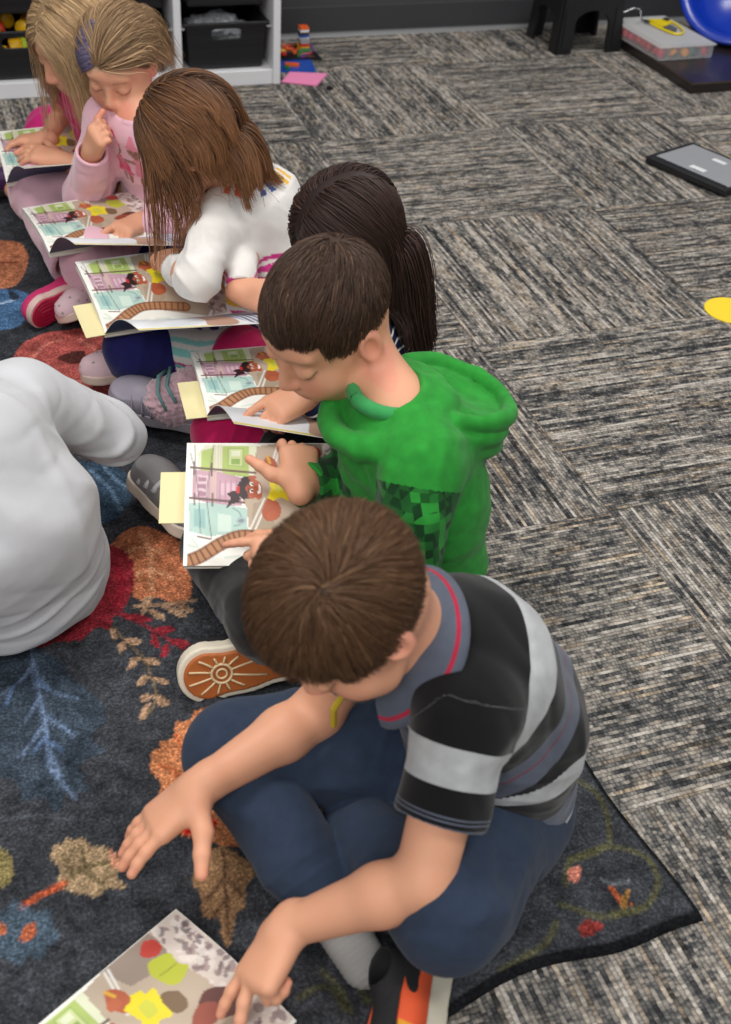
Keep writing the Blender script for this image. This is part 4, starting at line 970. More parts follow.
def page_two(X, Y):
    pnt = Paint(X, Y, srgb(232, 236, 240), soft=.01); w = wob(np.stack([X, Y, 0 * X], -1).reshape(-1, 3), 9, 6).reshape(X.shape)[..., None]
    pnt.poly([(.0, .0), (.5, .0), (.7, .06), (.3, .10), (0, .08)], srgb(178, 132, 98)); pnt.poly([(.20, .30), (.45, .22), (.55, .5), (.34, .66)], srgb(206, 218, 232), a=.7); pnt.poly([(.62, .35), (.80, .30), (.92, .5), (.86, .95), (.60, .98), (.66, .7)], srgb(186, 150, 130))
    pnt.poly([(.86, .1), (1.22, .1), (1.22, 1), (1.0, 1), (.9, .6)], srgb(120, 140, 172), a=.8); pnt.poly([(.70, .3), (.9, .3), (.9, .5), (.74, .5)], srgb(162, 190, 226), a=.8)
    for i in range(12): x = .92 + i * .026; pnt.line([(x, .2 + .05 * math.sin(i)), (x + .06, .6), (x + .03, .96)], srgb(34, 40, 66) if i % 2 else srgb(226, 232, 242), .007)
    pnt.line([(0, .985), (.25, .985), (.6, .985)], srgb(230, 208, 70), .014)
    return np.clip(pnt.C * (1 + .05 * w), 0, 1)
m_ = M('printed page', .42); m_.base(m_.attr()); m_.bump(m_.noise(m_.obj(), 500, 1), .04, .0005); m_.b.inputs['Specular IOR Level'].default_value = .35; PAGE = m_.m
PAPER = plain('paper edges', srgb(232, 228, 216), .8); CREAM = plain('cream endpaper', srgb(238, 226, 174), .7); NAVY = plain('navy endpaper', srgb(44, 62, 92), .6)
def sheet(name, f, A, Bn, thick, mat, parent, art=None, mat2=None, n=(150, 124)):
    """a curved leaf: f(a,b) gives the point, a in 0..PA, b in 0..1; printed on its top side"""
    a = np.linspace(A[0], A[1], n[0]); b = np.linspace(Bn[0], Bn[1], n[1]); X, Y = np.meshgrid(a, b, indexing='ij')
    V = f(X, Y); du = np.gradient(V, axis=0); dv = np.gradient(V, axis=1); N = np.cross(dv, du); N /= np.linalg.norm(N, axis=2, keepdims=True)
    if N[n[0] // 2, n[1] // 2, 2] < 0: N = -N
    T_ = V.reshape(-1, 3); Bt = (V - N * thick).reshape(-1, 3); i = np.arange(n[0] - 1)[:, None] * n[1] + np.arange(n[1] - 1)[None]
    F = np.stack([i, i + 1, i + n[1] + 1, i + n[1]], -1).reshape(-1, 4); nn = n[0] * n[1]
    e = T_[F[0, 2]] - T_[F[0, 0]]; 
    if np.cross(T_[F[0, 1]] - T_[F[0, 0]], e) @ N[0, 0] < 0: F = F[:, ::-1]
    ids = np.arange(nn).reshape(n); ring = np.concatenate([ids[:-1, 0], ids[-1, :-1], ids[1:, -1][::-1], ids[0, 1:][::-1]])
    r2 = np.roll(ring, -1); S = np.stack([ring, r2, r2 + nn, ring + nn], 1)
    Vv = np.concatenate([T_, Bt, T_[ring], Bt[ring]]); k = len(ring); S = np.stack([2 * nn + np.arange(k), 2 * nn + (np.arange(k) + 1) % k, 2 * nn + k + (np.arange(k) + 1) % k, 2 * nn + k + np.arange(k)], 1)
    F = np.concatenate([F, F[:, ::-1] + nn, S])
    cols = None
    if art is not None:
        c = art(X, Y).reshape(-1, 3); pc = np.array(srgb(228, 224, 214)); cols = np.concatenate([c, np.broadcast_to(pc if mat2 is None else np.array(mat2), c.shape), np.broadcast_to(pc, (2 * k, 3))])
    return mk(name, Vv, F, mat, parent, cols=cols)
def zsolve(x, y, anchor, L, z0, z1):
    zs = np.linspace(z0, z1, 200); P = [at(x, y, z) for z in zs]; d = [abs(np.linalg.norm(p - anchor) - L) for p in P]; return P[int(np.argmin(d))]
PBM = .205
_ART = {}
def book(label, BL, TL, adir, near=None, near2=None, flap=None, group='copies of the same picture book', lift=.0, curl=.014, under=None):
    """BL, TL: the ends of the left edge of the far page; adir: along the picture; near: outer left corner of the near page"""
    bv = BL - TL; L = np.linalg.norm(bv); bn = bv / L; an = nrm(np.asarray(adir) - bn * (np.asarray(adir) @ bn)); up = nrm(np.cross(an, -bn))
    if up[2] < 0: up = -up
    s = PBM; root = thing('picture_book', label, 'book', (BL + TL) / 2, group)
    far = lambda X, Y: TL + an * (X * s)[..., None] + bn * (Y * s)[..., None] + up * (.007 * np.sin(np.clip(Y, 0, 1) * math.pi) - .006 * np.clip(Y - .8, 0, 1) / .2 * (near is not None))[..., None]
    sheet('cover', lambda X, Y: far(X, Y) - up * .010, (.002, PA - .002), (.002, .998), .003, PAPER, root, n=(8, 30))
    sheet('page_block', lambda X, Y: far(X, Y) - up * .0016, (.004, PA - .002), (.004, .998), .0085, PAPER, root, n=(8, 30))
    sheet('page', far, (0, PA), (0, 1), .0012, PAGE, root, art=page_art)['label'] = 'page with a street picture and a running child in a yellow shirt'
    if near is not None:
        BLc = far(np.array(0.), np.array(1.)); nv = near - BLc; Ln = np.linalg.norm(nv); nn = nv / Ln; u2 = nrm(np.cross(an, nn)); u2 = u2 if u2[2] > 0 else -u2; a2 = nrm(an - nn * (an @ nn))
        ss = Ln if Ln < s else s
        a3 = nrm(near2 - near) if near2 is not None else a2
        nf = lambda X, Y: BLc + a2 * (X * s * (1 - Y))[..., None] + a3 * (X * s * Y)[..., None] + nn * (Y * ss)[..., None] + u2 * (curl * np.sin(np.clip(Y, 0, 1) * math.pi) ** 1.0 * np.exp(-X * 2.2) + .008 * np.sin(np.clip(Y, 0, 1) * math.pi))[..., None]
        sheet('page', nf, (0, PA), (0, 1), .0012, PAGE, root, art=page_two, mat2=srgb(52, 74, 104))['label'] = 'lifted page, pale blue and white'
        low = nn * .75 + V3(0, 0, -.32); low = nrm(low)
        lf = lambda X, Y: BLc - up * .008 + a2 * (X * s)[..., None] + low * (Y * s)[..., None]
        if under: sheet('cover', lf, (-.015, PA + .015), (0, 1.0), .003, NAVY, root, n=(8, 20))
    if flap:
        b0, b1, w = flap; fl = lambda X, Y: TL - up * .010 + an * ((X) * s)[..., None] + bn * (Y * s)[..., None] - up * (.02 * X * X)[..., None]
        o = sheet('flap', fl, (-w, .05), (b0, b1), .0012, CREAM, root, n=(6, 6)); o['label'] = 'cream paper flap'
    return root
# ---------------------------------------------------------------- boy in the striped polo shirt, nearest
SKIN_C = srgb(223, 166, 134)
def param(V, pts):
    """length along a polyline for every vertex, and distance to it"""
    best = np.full(len(V), 9.); t = np.zeros(len(V)); acc = 0
    for i, (a, b) in enumerate(zip(pts[:-1], pts[1:])):
        ba = b - a; L = np.linalg.norm(ba); u = ((V - a) @ ba) / (L * L); lo = -9 if i == 0 else 0; hi = 9 if i == len(pts) - 2 else 1
        h = np.clip(u, lo, hi); d = np.linalg.norm(V - a - np.clip(u, 0, 1)[:, None] * ba, axis=1); m = d < best
        best[m] = d[m]; t[m] = (acc + h * L)[m]; acc += L
    return t, best
def ribs(pts, lat, flat=.78):
    """frames along the back line, wide across"""
    return [Fr(a, axes(lat, nrm(np.cross(nrm(b - a), lat)), nrm(b - a)), (1.28, 1, 1)) for a, b in zip(pts[:-1], pts[1:])]
def torso(f, sp, rad, lat, wide, k=.04):
    for i in range(len(sp) - 1):
        a, b = sp[i], sp[i + 1]; z = nrm(b - a); x = nrm(lat - z * (lat @ z)); y = np.cross(z, x); L = np.linalg.norm(b - a)
        fr = Fr(a, axes(x, y, z), (wide[i], 1, 1)); f.cap((0, 0, 0), (0, 0, L), rad[i], rad[i + 1], k, fr=fr)
def boy_striped():
    res = .0024
    pel, mid, chest, neck = V3(-1.135, -2.40, .105), V3(-1.14, -2.40, .235), V3(-1.178, -2.40, .335), V3(-1.252, -2.400, .402)
    lat = nrm(V3(.20, -.98, -.05)); fwd = V3(-.98, -.2, 0)
    hc = at(342, 606, .50); hf = head_frame(hc, (-.62, -.20, -.76), (-.72, -.12, .62), .96)
    shL, shR = neck + lat * .098 + V3(.012, 0, -.035), neck - lat * .098 + V3(.022, -.015, -.035)
    wrL, wrR = at(287, 928, .125), at(200, 787, .185)
    elL, wrL = ik(shL, wrL, .185, .172, (.5, -.9, -.3)); elR, wrR = ik(shR, wrR, .185, .172, (.55, .35, -.8))
    hipL, hipR = pel + lat * .06 + V3(-.02, 0, 0), pel - lat * .06 + V3(-.02, 0, 0)
    anR, anL = at(348, 938, .05), at(338, 812, .05)
    knR = at(232, 752, .145); knL = at(450, 914, .165)
    if ONLY: print('boy5', {k: (px(v), np.round(v, 2)) for k, v in dict(shL=shL, shR=shR, elL=elL, elR=elR, wrL=wrL, wrR=wrR, knL=knL, knR=knR, anL=anL, anR=anR, neck=neck).items()})
    root = thing('person', 'boy in a black and grey striped polo shirt and blue jeans, nearest the camera', 'person', (pel[0], pel[1], .014), group=None)
    f = Field((-1.68, -2.72, 0), (-.93, -2.2, .64), res)
    head(f, hf)
    f.chain([neck + (0, 0, -.01), hf.w((0, -.035, -.045))], [.046, .041], .02)
    torso(f, [pel, mid, chest, neck], [.07, .062, .064, .04], lat, [1.25, 1.25, 1.2])
    f.chain([neck + (0, 0, -.02), shL], [.035, .036], .03); f.chain([neck + (0, 0, -.02), shR], [.035, .036], .03)
    for s_, e_, w_ in ((shL, elL, wrL), (shR, elR, wrR)):
        f.cap(s_, e_, .0375, .0325, .015); m_ = e_ + (w_ - e_) * .3; f.cap(e_, m_, .0325, .0335, .012); f.cap(m_, w_, .0335, .0215, .012)
    for a, b, c in ((hipL, knL, anL), (hipR, knR, anR)): f.cap(a, b, .055, .042, .02); f.cap(b, c, .042, .026, .02)
    tL = hand(f, wrL, at(226, 1030, .075) - wrL, V3(-.30, .35, .88), 1, curls=((8, 8, 5), (14, 10, 5), (70, 70, 30), (78, 70, 30)), spread=(12, -6, -6, -10), thumb=(30, 55, 20), s=1.1)
    tR = hand(f, wrR, at(102, 868, .12) - wrR, V3(-.25, .25, .93), -1, curls=((4, 8, 8), (4, 8, 8), (6, 10, 8), (10, 12, 10)), spread=(9, 1, -6, -14), thumb=(66, 24, 4), s=1.14)
    V, F = f.mesh(); V[:, 2] = np.maximum(V[:, 2], .018); C = np.ones((len(V), 3)) * SKIN_C; C = face_paint(V, hf, C); C = hand_paint(V, C, tL + tR)
    mk('body', V, F, SKIN, root, cols=C)
    # polo shirt
    g = Field((-1.48, -2.68, .03), (-.90, -2.18, .52), res)
    torso(g, [pel + V3(.012, 0, .01), mid + V3(.012, 0, 0), chest, neck + V3(.01, 0, -.02)], [.105, .098, .088, .05], lat, [1.20, 1.22, 1.25])
    g.chain([neck + V3(.02, 0, -.03), shL + V3(0, 0, -.006)], [.05, .048], .035); g.chain([neck + V3(.02, 0, -.03), shR + V3(0, 0, -.006)], [.05, .048], .035)
    cutp = []
    for s_, e_ in ((shL, elL), (shR, elR)):
        u = nrm(e_ - s_); c_ = s_ + u * .115; g.cap(s_, c_ + u * .02, .048, .048, .03)
        fs = Fr(c_, axes(nrm(np.cross(u, (0, 0, 1))), nrm(np.cross(u, np.cross(u, (0, 0, 1)))), u)); g.ap((-.07, -.07, 0), (.07, .07, .10), lambda x, y, z: np.maximum(np.maximum(-z, z - .09), np.sqrt(x * x + y * y) - .07), 0, 's', fs)
        g.cap(c_ - u * .02, c_ + u * .03, .043, k=0, mode='s'); cutp.append((s_, u))
    g.cut(pel + V3(0, 0, -.035), (.25, 0, -1))
    g.ell(neck + V3(-.03, 0, .055), (.058, .052, .05), .006, 's')
    V, F = g.mesh(); N = normals(V, F)
    tt, _ = param(V, [neck + V3(.02, 0, .02), chest + V3(.02, 0, .03), mid + V3(.06, 0, .02), pel + V3(.06, 0, -.03)])
    for (s_, u), e_ in zip(cutp, (elL, elR)):
        q = V - s_; a = q @ u; r_ = np.linalg.norm(q - a[:, None] * u, axis=1); out = (V - neck) @ (nrm(s_ - neck)); m = (a > -.02) & (r_ < .058) & (out > .088 - .25 * np.clip(a, 0, .1)) 
        tt = np.where(m, 2 + a, tt)
    am = .004 * wob(V, 16, 5) + ridge(V, mid + V3(-.03, -.09, -.03), (0.2, .3, 1), .035, .09, .0035, 2) + ridge(V, shL + V3(.03, 0, -.06), (1, .3, .4), .03, .05, .003, 3) + ridge(V, pel + V3(.03, -.08, .03), (.2, -.2, 1), .03, .08, .004, 6)
    am = am + crease(V, .006, 9, 3) + crease(V, .004, 14, 5, (1, .4, 1))
    V = V + N * am[:, None]
    lg, bk, sl, ch = srgb(172, 174, 176), srgb(16, 16, 18), srgb(84, 90, 104), srgb(92, 96, 104)
    # torso rings, sleeve rings
    st = [(0, bk), (.085, lg), (.122, bk), (.160, sl), (.176, srgb(120, 40, 64)), (.178, sl), (.200, bk), (.230, lg), (.266, bk), (.315, sl), (.350, lg), (.405, bk)]
    ss = [(2 - 9, bk), (2.028, lg), (2.072, bk), (2.1015, sl), (2.1035, bk), (2.106, sl), (2.108, bk), (2.112, sl)]
    m = M('striped pique', .9); t = m.attr('t', 'Fac')
    r1 = m.ramp(m.math('MULTIPLY', t, 2.0), [(max(0, p_ * 2), c_) for p_, c_ in st], 'CONSTANT')
    r2 = m.ramp(m.math('MULTIPLY', m.math('SUBTRACT', t, 2), 6), [(0, bk)] + [((p_ - 2) * 6, c_) for p_, c_ in ss[1:]], 'CONSTANT')
    c = m.mix(m.math('GREATER_THAN', t, 1.2), r1, r2); n2 = m.noise(m.obj(), 700, 1); n3 = m.noise(m.obj(), 40, 3)
    c = m.mix(1., c, m.ramp(n3, [(.3, (.86,) * 3), (.7, (1.12,) * 3)]), 'MULTIPLY'); m.base(c); m.bump(n2, .3, .001); m.b.inputs['Sheen Weight'].default_value = .2; m.b.inputs['Specular IOR Level'].default_value = .15
    shirt = mk('polo_shirt', V, F, m.m, root, attrs={'t': tt})
    # open collar, lying flat, with a thin red line
    cs = np.linspace(-2.75, 2.75, 60); pts = []; U3 = nrm(neck - chest); X3 = nrm(lat - U3 * (lat @ U3)); Y3 = nrm(np.cross(U3, X3))
    if Y3 @ fwd < 0: Y3 = -Y3
    cv, cf, tc = [], [], []
    prof = [(.046, .034, 0), (.050, .040, .004), (.055, .040, .012), (.066, .024, .030), (.078, .008, .046), (.081, .003, .052), (.079, -.001, .052), (.066, .012, .034), (.050, .02, .01)]
    for i, a in enumerate(cs):
        fl = 1 + .25 * math.exp(-((abs(a) - 2.75) / .5) ** 2)
        for j, (r_, z_, t_) in enumerate(prof):
            d_ = -Y3 * math.cos(a) + X3 * math.sin(a) * 1.12
            cv.append(neck + V3(.0, 0, -.006) + d_ * r_ * (fl if j in (3, 4, 5, 6, 7) else 1) + U3 * (z_ - .012 * (1 - math.cos(a)) * .9)); tc.append(t_)
    nP = len(prof)
    for i in range(len(cs) - 1):
        for j in range(nP): cf.append((i * nP + j, i * nP + (j + 1) % nP, (i + 1) * nP + (j + 1) % nP, (i + 1) * nP + j))
    cf += [tuple(range(nP)), tuple((len(cs) - 1) * nP + j for j in range(nP))[::-1]]
    cm = cloth('collar knit', stops=[(0, sl), (.0388, srgb(166, 40, 66)), (.0414, sl)], weave=800)
    mk('collar', cv, cf, cm, shirt, attrs={'t': tc})
    B().tube([neck + V3(-.075, -.02, -.045), neck + V3(-.088, -.012, -.085), neck + V3(-.085, -.006, -.12)], .004, 6).obj('placket', plain('yellow edging', srgb(196, 170, 40), .7), shirt)
    # jeans
    j = Field((-1.62, -2.76, 0), (-.92, -2.16, .27), res)
    j.ell(pel + V3(.0, 0, -.01), (.115, .145, .088), .0); j.cap(hipL, knL, .088, .066, .03); j.cap(hipR, knR, .085, .064, .03)
    eL = knL + (anL - knL) * .86; eR = knR + (anR - knR) * .84
    j.cap(knL, eL, .062, .046, .010); j.cap(knR, eR, .060, .044, .010)
    for a, e in ((knL, eL), (knR, eR)):
        u = nrm(e - a); fs = Fr(e, axes(nrm(np.cross(u, (0, 0, 1))), nrm(np.cross(u, np.cross(u, (0, 0, 1)))), u)); j.ap((-.07, -.07, 0), (.07, .07, .07), lambda x, y, z: np.maximum(np.maximum(-z, z - .06), np.sqrt(x * x + y * y) - .07), 0, 's', fs); j.cap(e - u * .02, e + u * .02, .037, k=.0, mode='s')
    j.ap((-2, -3, -.1), (0, -2, .0), lambda x, y, z: z - .012, .012, 's')
    V, F = j.mesh(); N = normals(V, F)
    am = .0035 * wob(V, 14, 8) + ridge(V, knL + V3(.05, 0.03, .03), knL - hipL + V3(0,.2,.2), .045, .08, .003, 4) + ridge(V, knR + V3(.08, -.02, 0), knR - hipR + V3(.1,.2,.1), .045, .09, .003, 5) + ridge(V, hipL + V3(-.04, -.02, .05), (1, .6, 0), .03, .07, .005, 9) + ridge(V, eR, nrm(eR - knR), .022, .06, .004, 1) + ridge(V, hipR + V3(-.04, .02, .05), (1, -.6, 0), .03, .07, .005, 7)
    am = am + crease(V, .009, 8, 31, (1, .6, 1)) + crease(V, .005, 15, 35, (.5, 1, 1))
    V = V + N * am[:, None]; V[:, 2] = np.maximum(V[:, 2], .0165)
    mk('jeans', V, F, cloth('washed denim jersey', srgb(46, 58, 78), weave=1100, var=.18, bump=.3, fuzz=.08), root)
    # socks and shoes
    wm_ = plain('grey sock', srgb(160, 158, 156), .9)
    for a, e, nm in ((knR, anR, 'R'), (knL, anL, 'L')):
        u = nrm(e - a); s = Field(e - .16, e + .12, .003); s.cap(e - u * .05, e + u * .035, .032, .028, 0); V, F = s.mesh(); N = normals(V, F); V[:, 2] = np.maximum(V[:, 2], .018); V += N * (.0005 * np.sin((V @ u) * 900))[:, None]
        mk('sock', V, F, wm_, root)
    h_ = at(442, 962, .048); fr = shoe_frame(h_, h_ + V3(-.10, -.162, .0), V3(-.75, .3, .5)); fr = Fr(fr.o, fr.R, .98)
    um = M('shoe upper', .6); q = um.obj()
    blk = srgb(28, 28, 30)
    up, so = shoe(root, fr, plain('black mesh upper', blk, .8), plain('off white rubber', srgb(196, 190, 172), .6), hi=.056, thick=.03, label='black low shoe with orange panels', slabel='off-white rubber sole')
    def patch(y0, y1, z0, z1, off, col, name):
        n_ = 14; mt = plain(name, col, .6)
        for sx in (-1, 1):
            V_ = []
            for i in range(n_ + 1):
                yy = lerp(y0, y1, i / n_)
                for zz in (z0, z1):
                    taper = sm(0, 1, (zz - .03) / .056) * .012; w = .0305 + .008 * sm(-.06, .05, yy) - .012 * sm(.06, .1, yy) + off - taper
                    V_.append((sx * w, yy, zz)); V_.append((sx * (w - .004), yy, zz))
            Fs = []
            for i in range(n_): a_ = i * 4; Fs += [(a_, a_ + 4, a_ + 6, a_ + 2), (a_ + 1, a_ + 3, a_ + 7, a_ + 5), (a_ + 2, a_ + 6, a_ + 7, a_ + 3), (a_, a_ + 1, a_ + 5, a_ + 4)]
            Fs += [(0, 2, 3, 1), (n_ * 4, n_ * 4 + 1, n_ * 4 + 3, n_ * 4 + 2)]
            if sx > 0: Fs = [f_[::-1] for f_ in Fs]
            mk(name, fr.o + (np.array(V_) * fr.sc) @ fr.R.T, Fs, mt, up)
    patch(-.06, .02, .030, .062, .004, srgb(232, 92, 50), 'side_panel'); patch(.022, .06, .030, .058, .004, srgb(226, 60, 46), 'side_panel'); patch(.018, .024, .030, .062, .0055, srgb(232, 160, 40), 'stripe')
    fr2 = shoe_frame(at(330, 800, .045), at(262, 762, .035), V3(-.3, -.3, 1))
    shoe(root, fr2, bpy.data.materials['black mesh upper'], bpy.data.materials['off white rubber'], hi=.05, thick=.02, label='black shoe tucked under the leg')
    # hair
    r = np.random.default_rng(5)
    crown = CR_C + CR_R * nrm(V3(-.75, -.15, .95))
    ok = lambda p: hairline(p, .052, -.062, -.022)
    roots = np.concatenate([scalp_pts(15000, r, ok), crown + r.normal(size=(260, 3)) * .006])
    def flow(q, L):
        v = q - crown; v = v / (np.linalg.norm(v, axis=1)[:, None] + .004); sw = np.cross(np.broadcast_to(V3(0, 0, 1), q.shape), v) * np.exp(-np.linalg.norm(q - crown, axis=1) / .03)[:, None]
        v = v + .9 * sw; v[:, 1] += .25 * (q[:, 2] > .03) ; v[:, 2] -= .5 * (np.abs(q[:, 0]) > .05)
        return v / np.linalg.norm(v, axis=1)[:, None]
    fringe = lambda q, L: ((q[:, 1] > .055) & (q[:, 2] < .018 + .006 * np.sin(q[:, 0] * 130))) | ((q[:, 1] > .0) & (q[:, 1] <= .055) & (q[:, 2] < -.030)) | ((q[:, 1] <= 0.) & (q[:, 2] < -.030 - .35 * -q[:, 1]))
    S = grow(hf, roots, flow, r.uniform(.035, .075, len(roots)) , step=.005, grav=lambda L: .12, lift=(.003, .013), stop=fringe, M_=9, seed=2, stiff=.55, jit=.13)
    base = srgb(96, 68, 46); cs_ = hair_cols(S, hf, base, r, .10, (srgb(128, 96, 66), .07), None)
    cV, cF = hair_cap(hf, .0035, lambda p: hairline(p, .050, -.055, -.018))
    tubes(S, r.uniform(.0006, .0009, len(S)), cs_, 'hair', root, HAIR, base=(cV, cF, np.ones((len(cV), 3)) * np.array(srgb(58, 40, 28))))
if want('boy5'): boy_striped()
# ---------------------------------------------------------------- the other children
def cutslab(f, e, u, hollow, lo=0., hi=.078):
    R_c = hollow * 1.5
    """end a sleeve or trouser leg square at e and open it"""
    a = nrm(np.cross(u, (0.1, 0, 1))); fs = Fr(e, axes(a, np.cross(u, a), u))
    f.ap((-R_c, -R_c, 0), (R_c, R_c, hi), lambda x, y, z: np.maximum(np.maximum(-z, z - hi + .01), np.sqrt(x * x + y * y) - R_c), 0, 's', fs)
    if hollow: f.cap(e - u * .016, e + u * .02, hollow, k=0, mode='s')
def kid(k):
    g = k.get; res = g('res', .003)
    pel, neck, lat = np.asarray(k['pel'], float), np.asarray(k['neck'], float), nrm(k['lat']); fwd = nrm(np.cross(lat, (0, 0, 1)))
    sl = g('slouch', .05); mid = lerp(pel, neck, .40) - fwd * sl + V3(0, 0, .01); chest = lerp(pel, neck, .74) - fwd * sl * .7 + V3(0, 0, .02)
    hf = k['head']; sw = g('sw', .098); bs = g('bs', 1.)
    shL, shR = neck + lat * sw + V3(0, 0, -.035) + np.asarray(g('dL', (0, 0, 0))), neck - lat * sw + V3(0, 0, -.035) + np.asarray(g('dR', (0, 0, 0)))
    elL, wrL = ik(shL, k['wrL'], .185, .165, g('poleL', (.5, -.9, -.3))); elR, wrR = ik(shR, k['wrR'], .185, .165, g('poleR', (.1, .9, -.3)))
    hipL, hipR = pel + lat * .058 + fwd * .01, pel - lat * .058 + fwd * .01
    knL, anL, knR, anR = k['knL'], k['anL'], k['knR'], k['anR']
    if ONLY: print(k['id'], {n: (px(v), [round(float(c), 2) for c in v]) for n, v in dict(pel=pel, neck=neck, head=hf.o, shL=shL, shR=shR, elL=elL, elR=elR, wrL=wrL, wrR=wrR, knL=knL, knR=knR, anL=anL, anR=anR).items()}, 'thigh', np.linalg.norm(hipL - knL), np.linalg.norm(hipR - knR), 'shin', np.linalg.norm(anL - knL), np.linalg.norm(anR - knR))
    root = thing('person', k['label'], 'person', (pel[0], pel[1], .014))
    P = np.array([pel, neck, hf.o, elL, elR, wrL, wrR, knL, knR, anL, anR, shL, shR]); lo, hi = P.min(0) - .20, P.max(0) + .20; lo[2] = 0
    f = Field(lo, hi, res); head(f, hf, g('mouth', 0))
    f.chain([neck + V3(0, 0, -.01), hf.w((0, -.03, -.05))], [.042, .040], .02)
    torso(f, [pel, mid, chest, neck], [.065, .058, .058, .036], lat, [1.25, 1.25, 1.2])
    for s_, e_, w_ in ((shL, elL, wrL), (shR, elR, wrR)):
        f.cap(neck + V3(0, 0, -.02), s_, .032, .033, .03); m_ = e_ + (w_ - e_) * .3
        f.cap(s_, e_, .0345, .0295, .015); f.cap(e_, m_, .0295, .0305, .012); f.cap(m_, w_, .0305, .0195, .012)
    for a, b, c in ((hipL, knL, anL), (hipR, knR, anR)): f.cap(a, b, .048, .038, .02); f.cap(b, c, .038, .024, .02)
    tips = []
    for side, w_, key in ((1, wrL, 'hL'), (-1, wrR, 'hR')):
        h = dict(k[key]); to = h.pop('to'); up = h.pop('up'); tips += hand(f, w_, np.asarray(to) - w_, up, side, **h)
    V, F = f.mesh(); V[:, 2] = np.maximum(V[:, 2], .018); C = np.ones((len(V), 3)) * np.array(g('skin', SKIN_C)); C = face_paint(V, hf, C, g('brow', (.2, .12, .07)), g('scalp'), g('smile', 0)); C = hand_paint(V, C, tips)
    body_o = mk('body', V, F, SKIN, root, cols=C)
    J = dict(pel=pel, mid=mid, chest=chest, neck=neck, shL=shL, shR=shR, elL=elL, elR=elR, wrL=wrL, wrR=wrR, hipL=hipL, hipR=hipR, knL=knL, knR=knR, anL=anL, anR=anR, lat=lat, fwd=fwd, hf=hf, root=root, lo=lo, hi=hi, res=res, body=body_o)
    # top
    t = k['top']; tr = t.get('r', (.098, .092, .085, .05)); sr = t.get('sr', (.047, .041, .031)); off = -fwd * .008
    f = Field(lo, hi, res)
    torso(f, [pel + off, mid + off, chest, neck - fwd * .005 + V3(0, 0, -.02)], tr, lat, [1.22, 1.22, 1.22])
    for s_, e_, w_ in ((shR, elR, wrR), (shL, elL, wrL)):
        f.cap(neck - fwd * .01 + V3(0, 0, -.028), s_ + V3(0, 0, -.004), sr[0] * 1.02, sr[0], .035)
        if t.get('long', True):
            u = nrm(w_ - e_); c_ = w_ - u * t.get('cuff', .012)
            f.cap(s_, e_, sr[0], sr[1], .03); f.cap(e_, c_ - u * .035, sr[1], sr[2], .02); f.cap(c_ - u * .028, c_, sr[2] * .93, sr[2] * .96, .006)
            cutslab(f, c_, u, sr[2] * .78)
        else:
            u = nrm(e_ - s_); L_ = t.get('slen', .05); f.cap(s_, s_ + u * (L_ + .02), sr[0], sr[0] * .96, .03); cutslab(f, s_ + u * L_, u, .040)
    if t.get('extra'): t['extra'](f, J)
    f.cut(pel + V3(0, 0, t.get('hem', -.05)), t.get('hemn', tuple(-fwd * .25 + V3(0, 0, -1))))
    if t.get('collar', True): f.ell(neck + fwd * .02 + V3(0, 0, .045), (.054, .054, .05), .006, 's')
    V, F = f.mesh(); N = normals(V, F)
    am = t.get('amp', 1) * (.0035 * wob(V, 17, 5 + len(k['id'])))
    for a_, d_ in ((elL, nrm(elL - shL) + nrm(wrL - elL)), (elR, nrm(elR - shR) + nrm(wrR - elR))): am = am + t.get('amp', 1) * ridge(V, a_, d_, .03, .08, .0045, 3)
    am = am + t.get('amp', 1) * (ridge(V, mid + fwd * .06, (0, 0, 1), .035, .1, .004, 7) + ridge(V, pel - fwd * .06, V3(0, 0, 1) + lat * .4, .04, .1, .0035, 9))
    am = am + crease(V, .0042 * t.get('amp', 1), 10, len(k['id'])) + crease(V, .003 * t.get('amp', 1), 15, 4, (.5, 1, 1))
    V = V + N * am[:, None]; V[:, 2] = np.maximum(V[:, 2], .016)
    attrs, cols = {}, None
    if t.get('paint'): cols, attrs = t['paint'](V, N, J)
    shirt = mk(t['name'], V, F, t['mat'], root, cols=cols, attrs=attrs); J['top'] = shirt
    # trousers
    b = k['bottom']; br = b.get('r', (.076, .058, .040)); f = Field(lo, hi, max(res, .003))
    fr = Fr(pel + V3(0, 0, -.008), axes(lat, nrm(fwd), V3(0, 0, 1))); f.ell((0, 0, 0), V3(.13, .10, .082) * g('ps', 1.), 0, fr=fr)
    for h_, k_, a_, cl in ((hipL, knL, anL, b.get('cutL', .88)), (hipR, knR, anR, b.get('cutR', .88))):
        e_ = k_ + (a_ - k_) * cl; u = nrm(a_ - k_); f.cap(h_, k_, br[0], br[1], .04); f.cap(k_, e_, br[1], br[2], .025); cutslab(f, e_, u, br[2] * .82)
    V, F = f.mesh(); N = normals(V, F)
    am = b.get('amp', 1) * (.003 * wob(V, 16, 8) + ridge(V, knL, knL - hipL + V3(0, 0, .1), .03, .09, .003, 4) + ridge(V, knR, knR - hipR + V3(0, 0, .1), .03, .09, .003, 5) + ridge(V, anL, anL - knL, .022, .07, .0035, 6) + ridge(V, anR, anR - knR, .022, .07, .0035, 2))
    am = am + crease(V, .0035 * b.get('amp', 1), 12, 21, (1, .6, 1))
    V = V + N * am[:, None]; V[:, 2] = np.maximum(V[:, 2], .0165)
    cols = b['paint'](V, J) if b.get('paint') else None
    mk(b['name'], V, F, b['mat'], root, cols=cols)
    for key, a_, k_ in (('sockL', anL, knL), ('sockR', anR, knR)):
        if g(key):
            u = nrm(a_ - k_); f = Field(a_ - .12, a_ + .10, .003); f.cap(a_ - u * .04, a_ + u * .03, .028, .026, 0); V, F = f.mesh(); V[:, 2] = np.maximum(V[:, 2], .018); mk('sock', V, F, g(key), root)
    return J
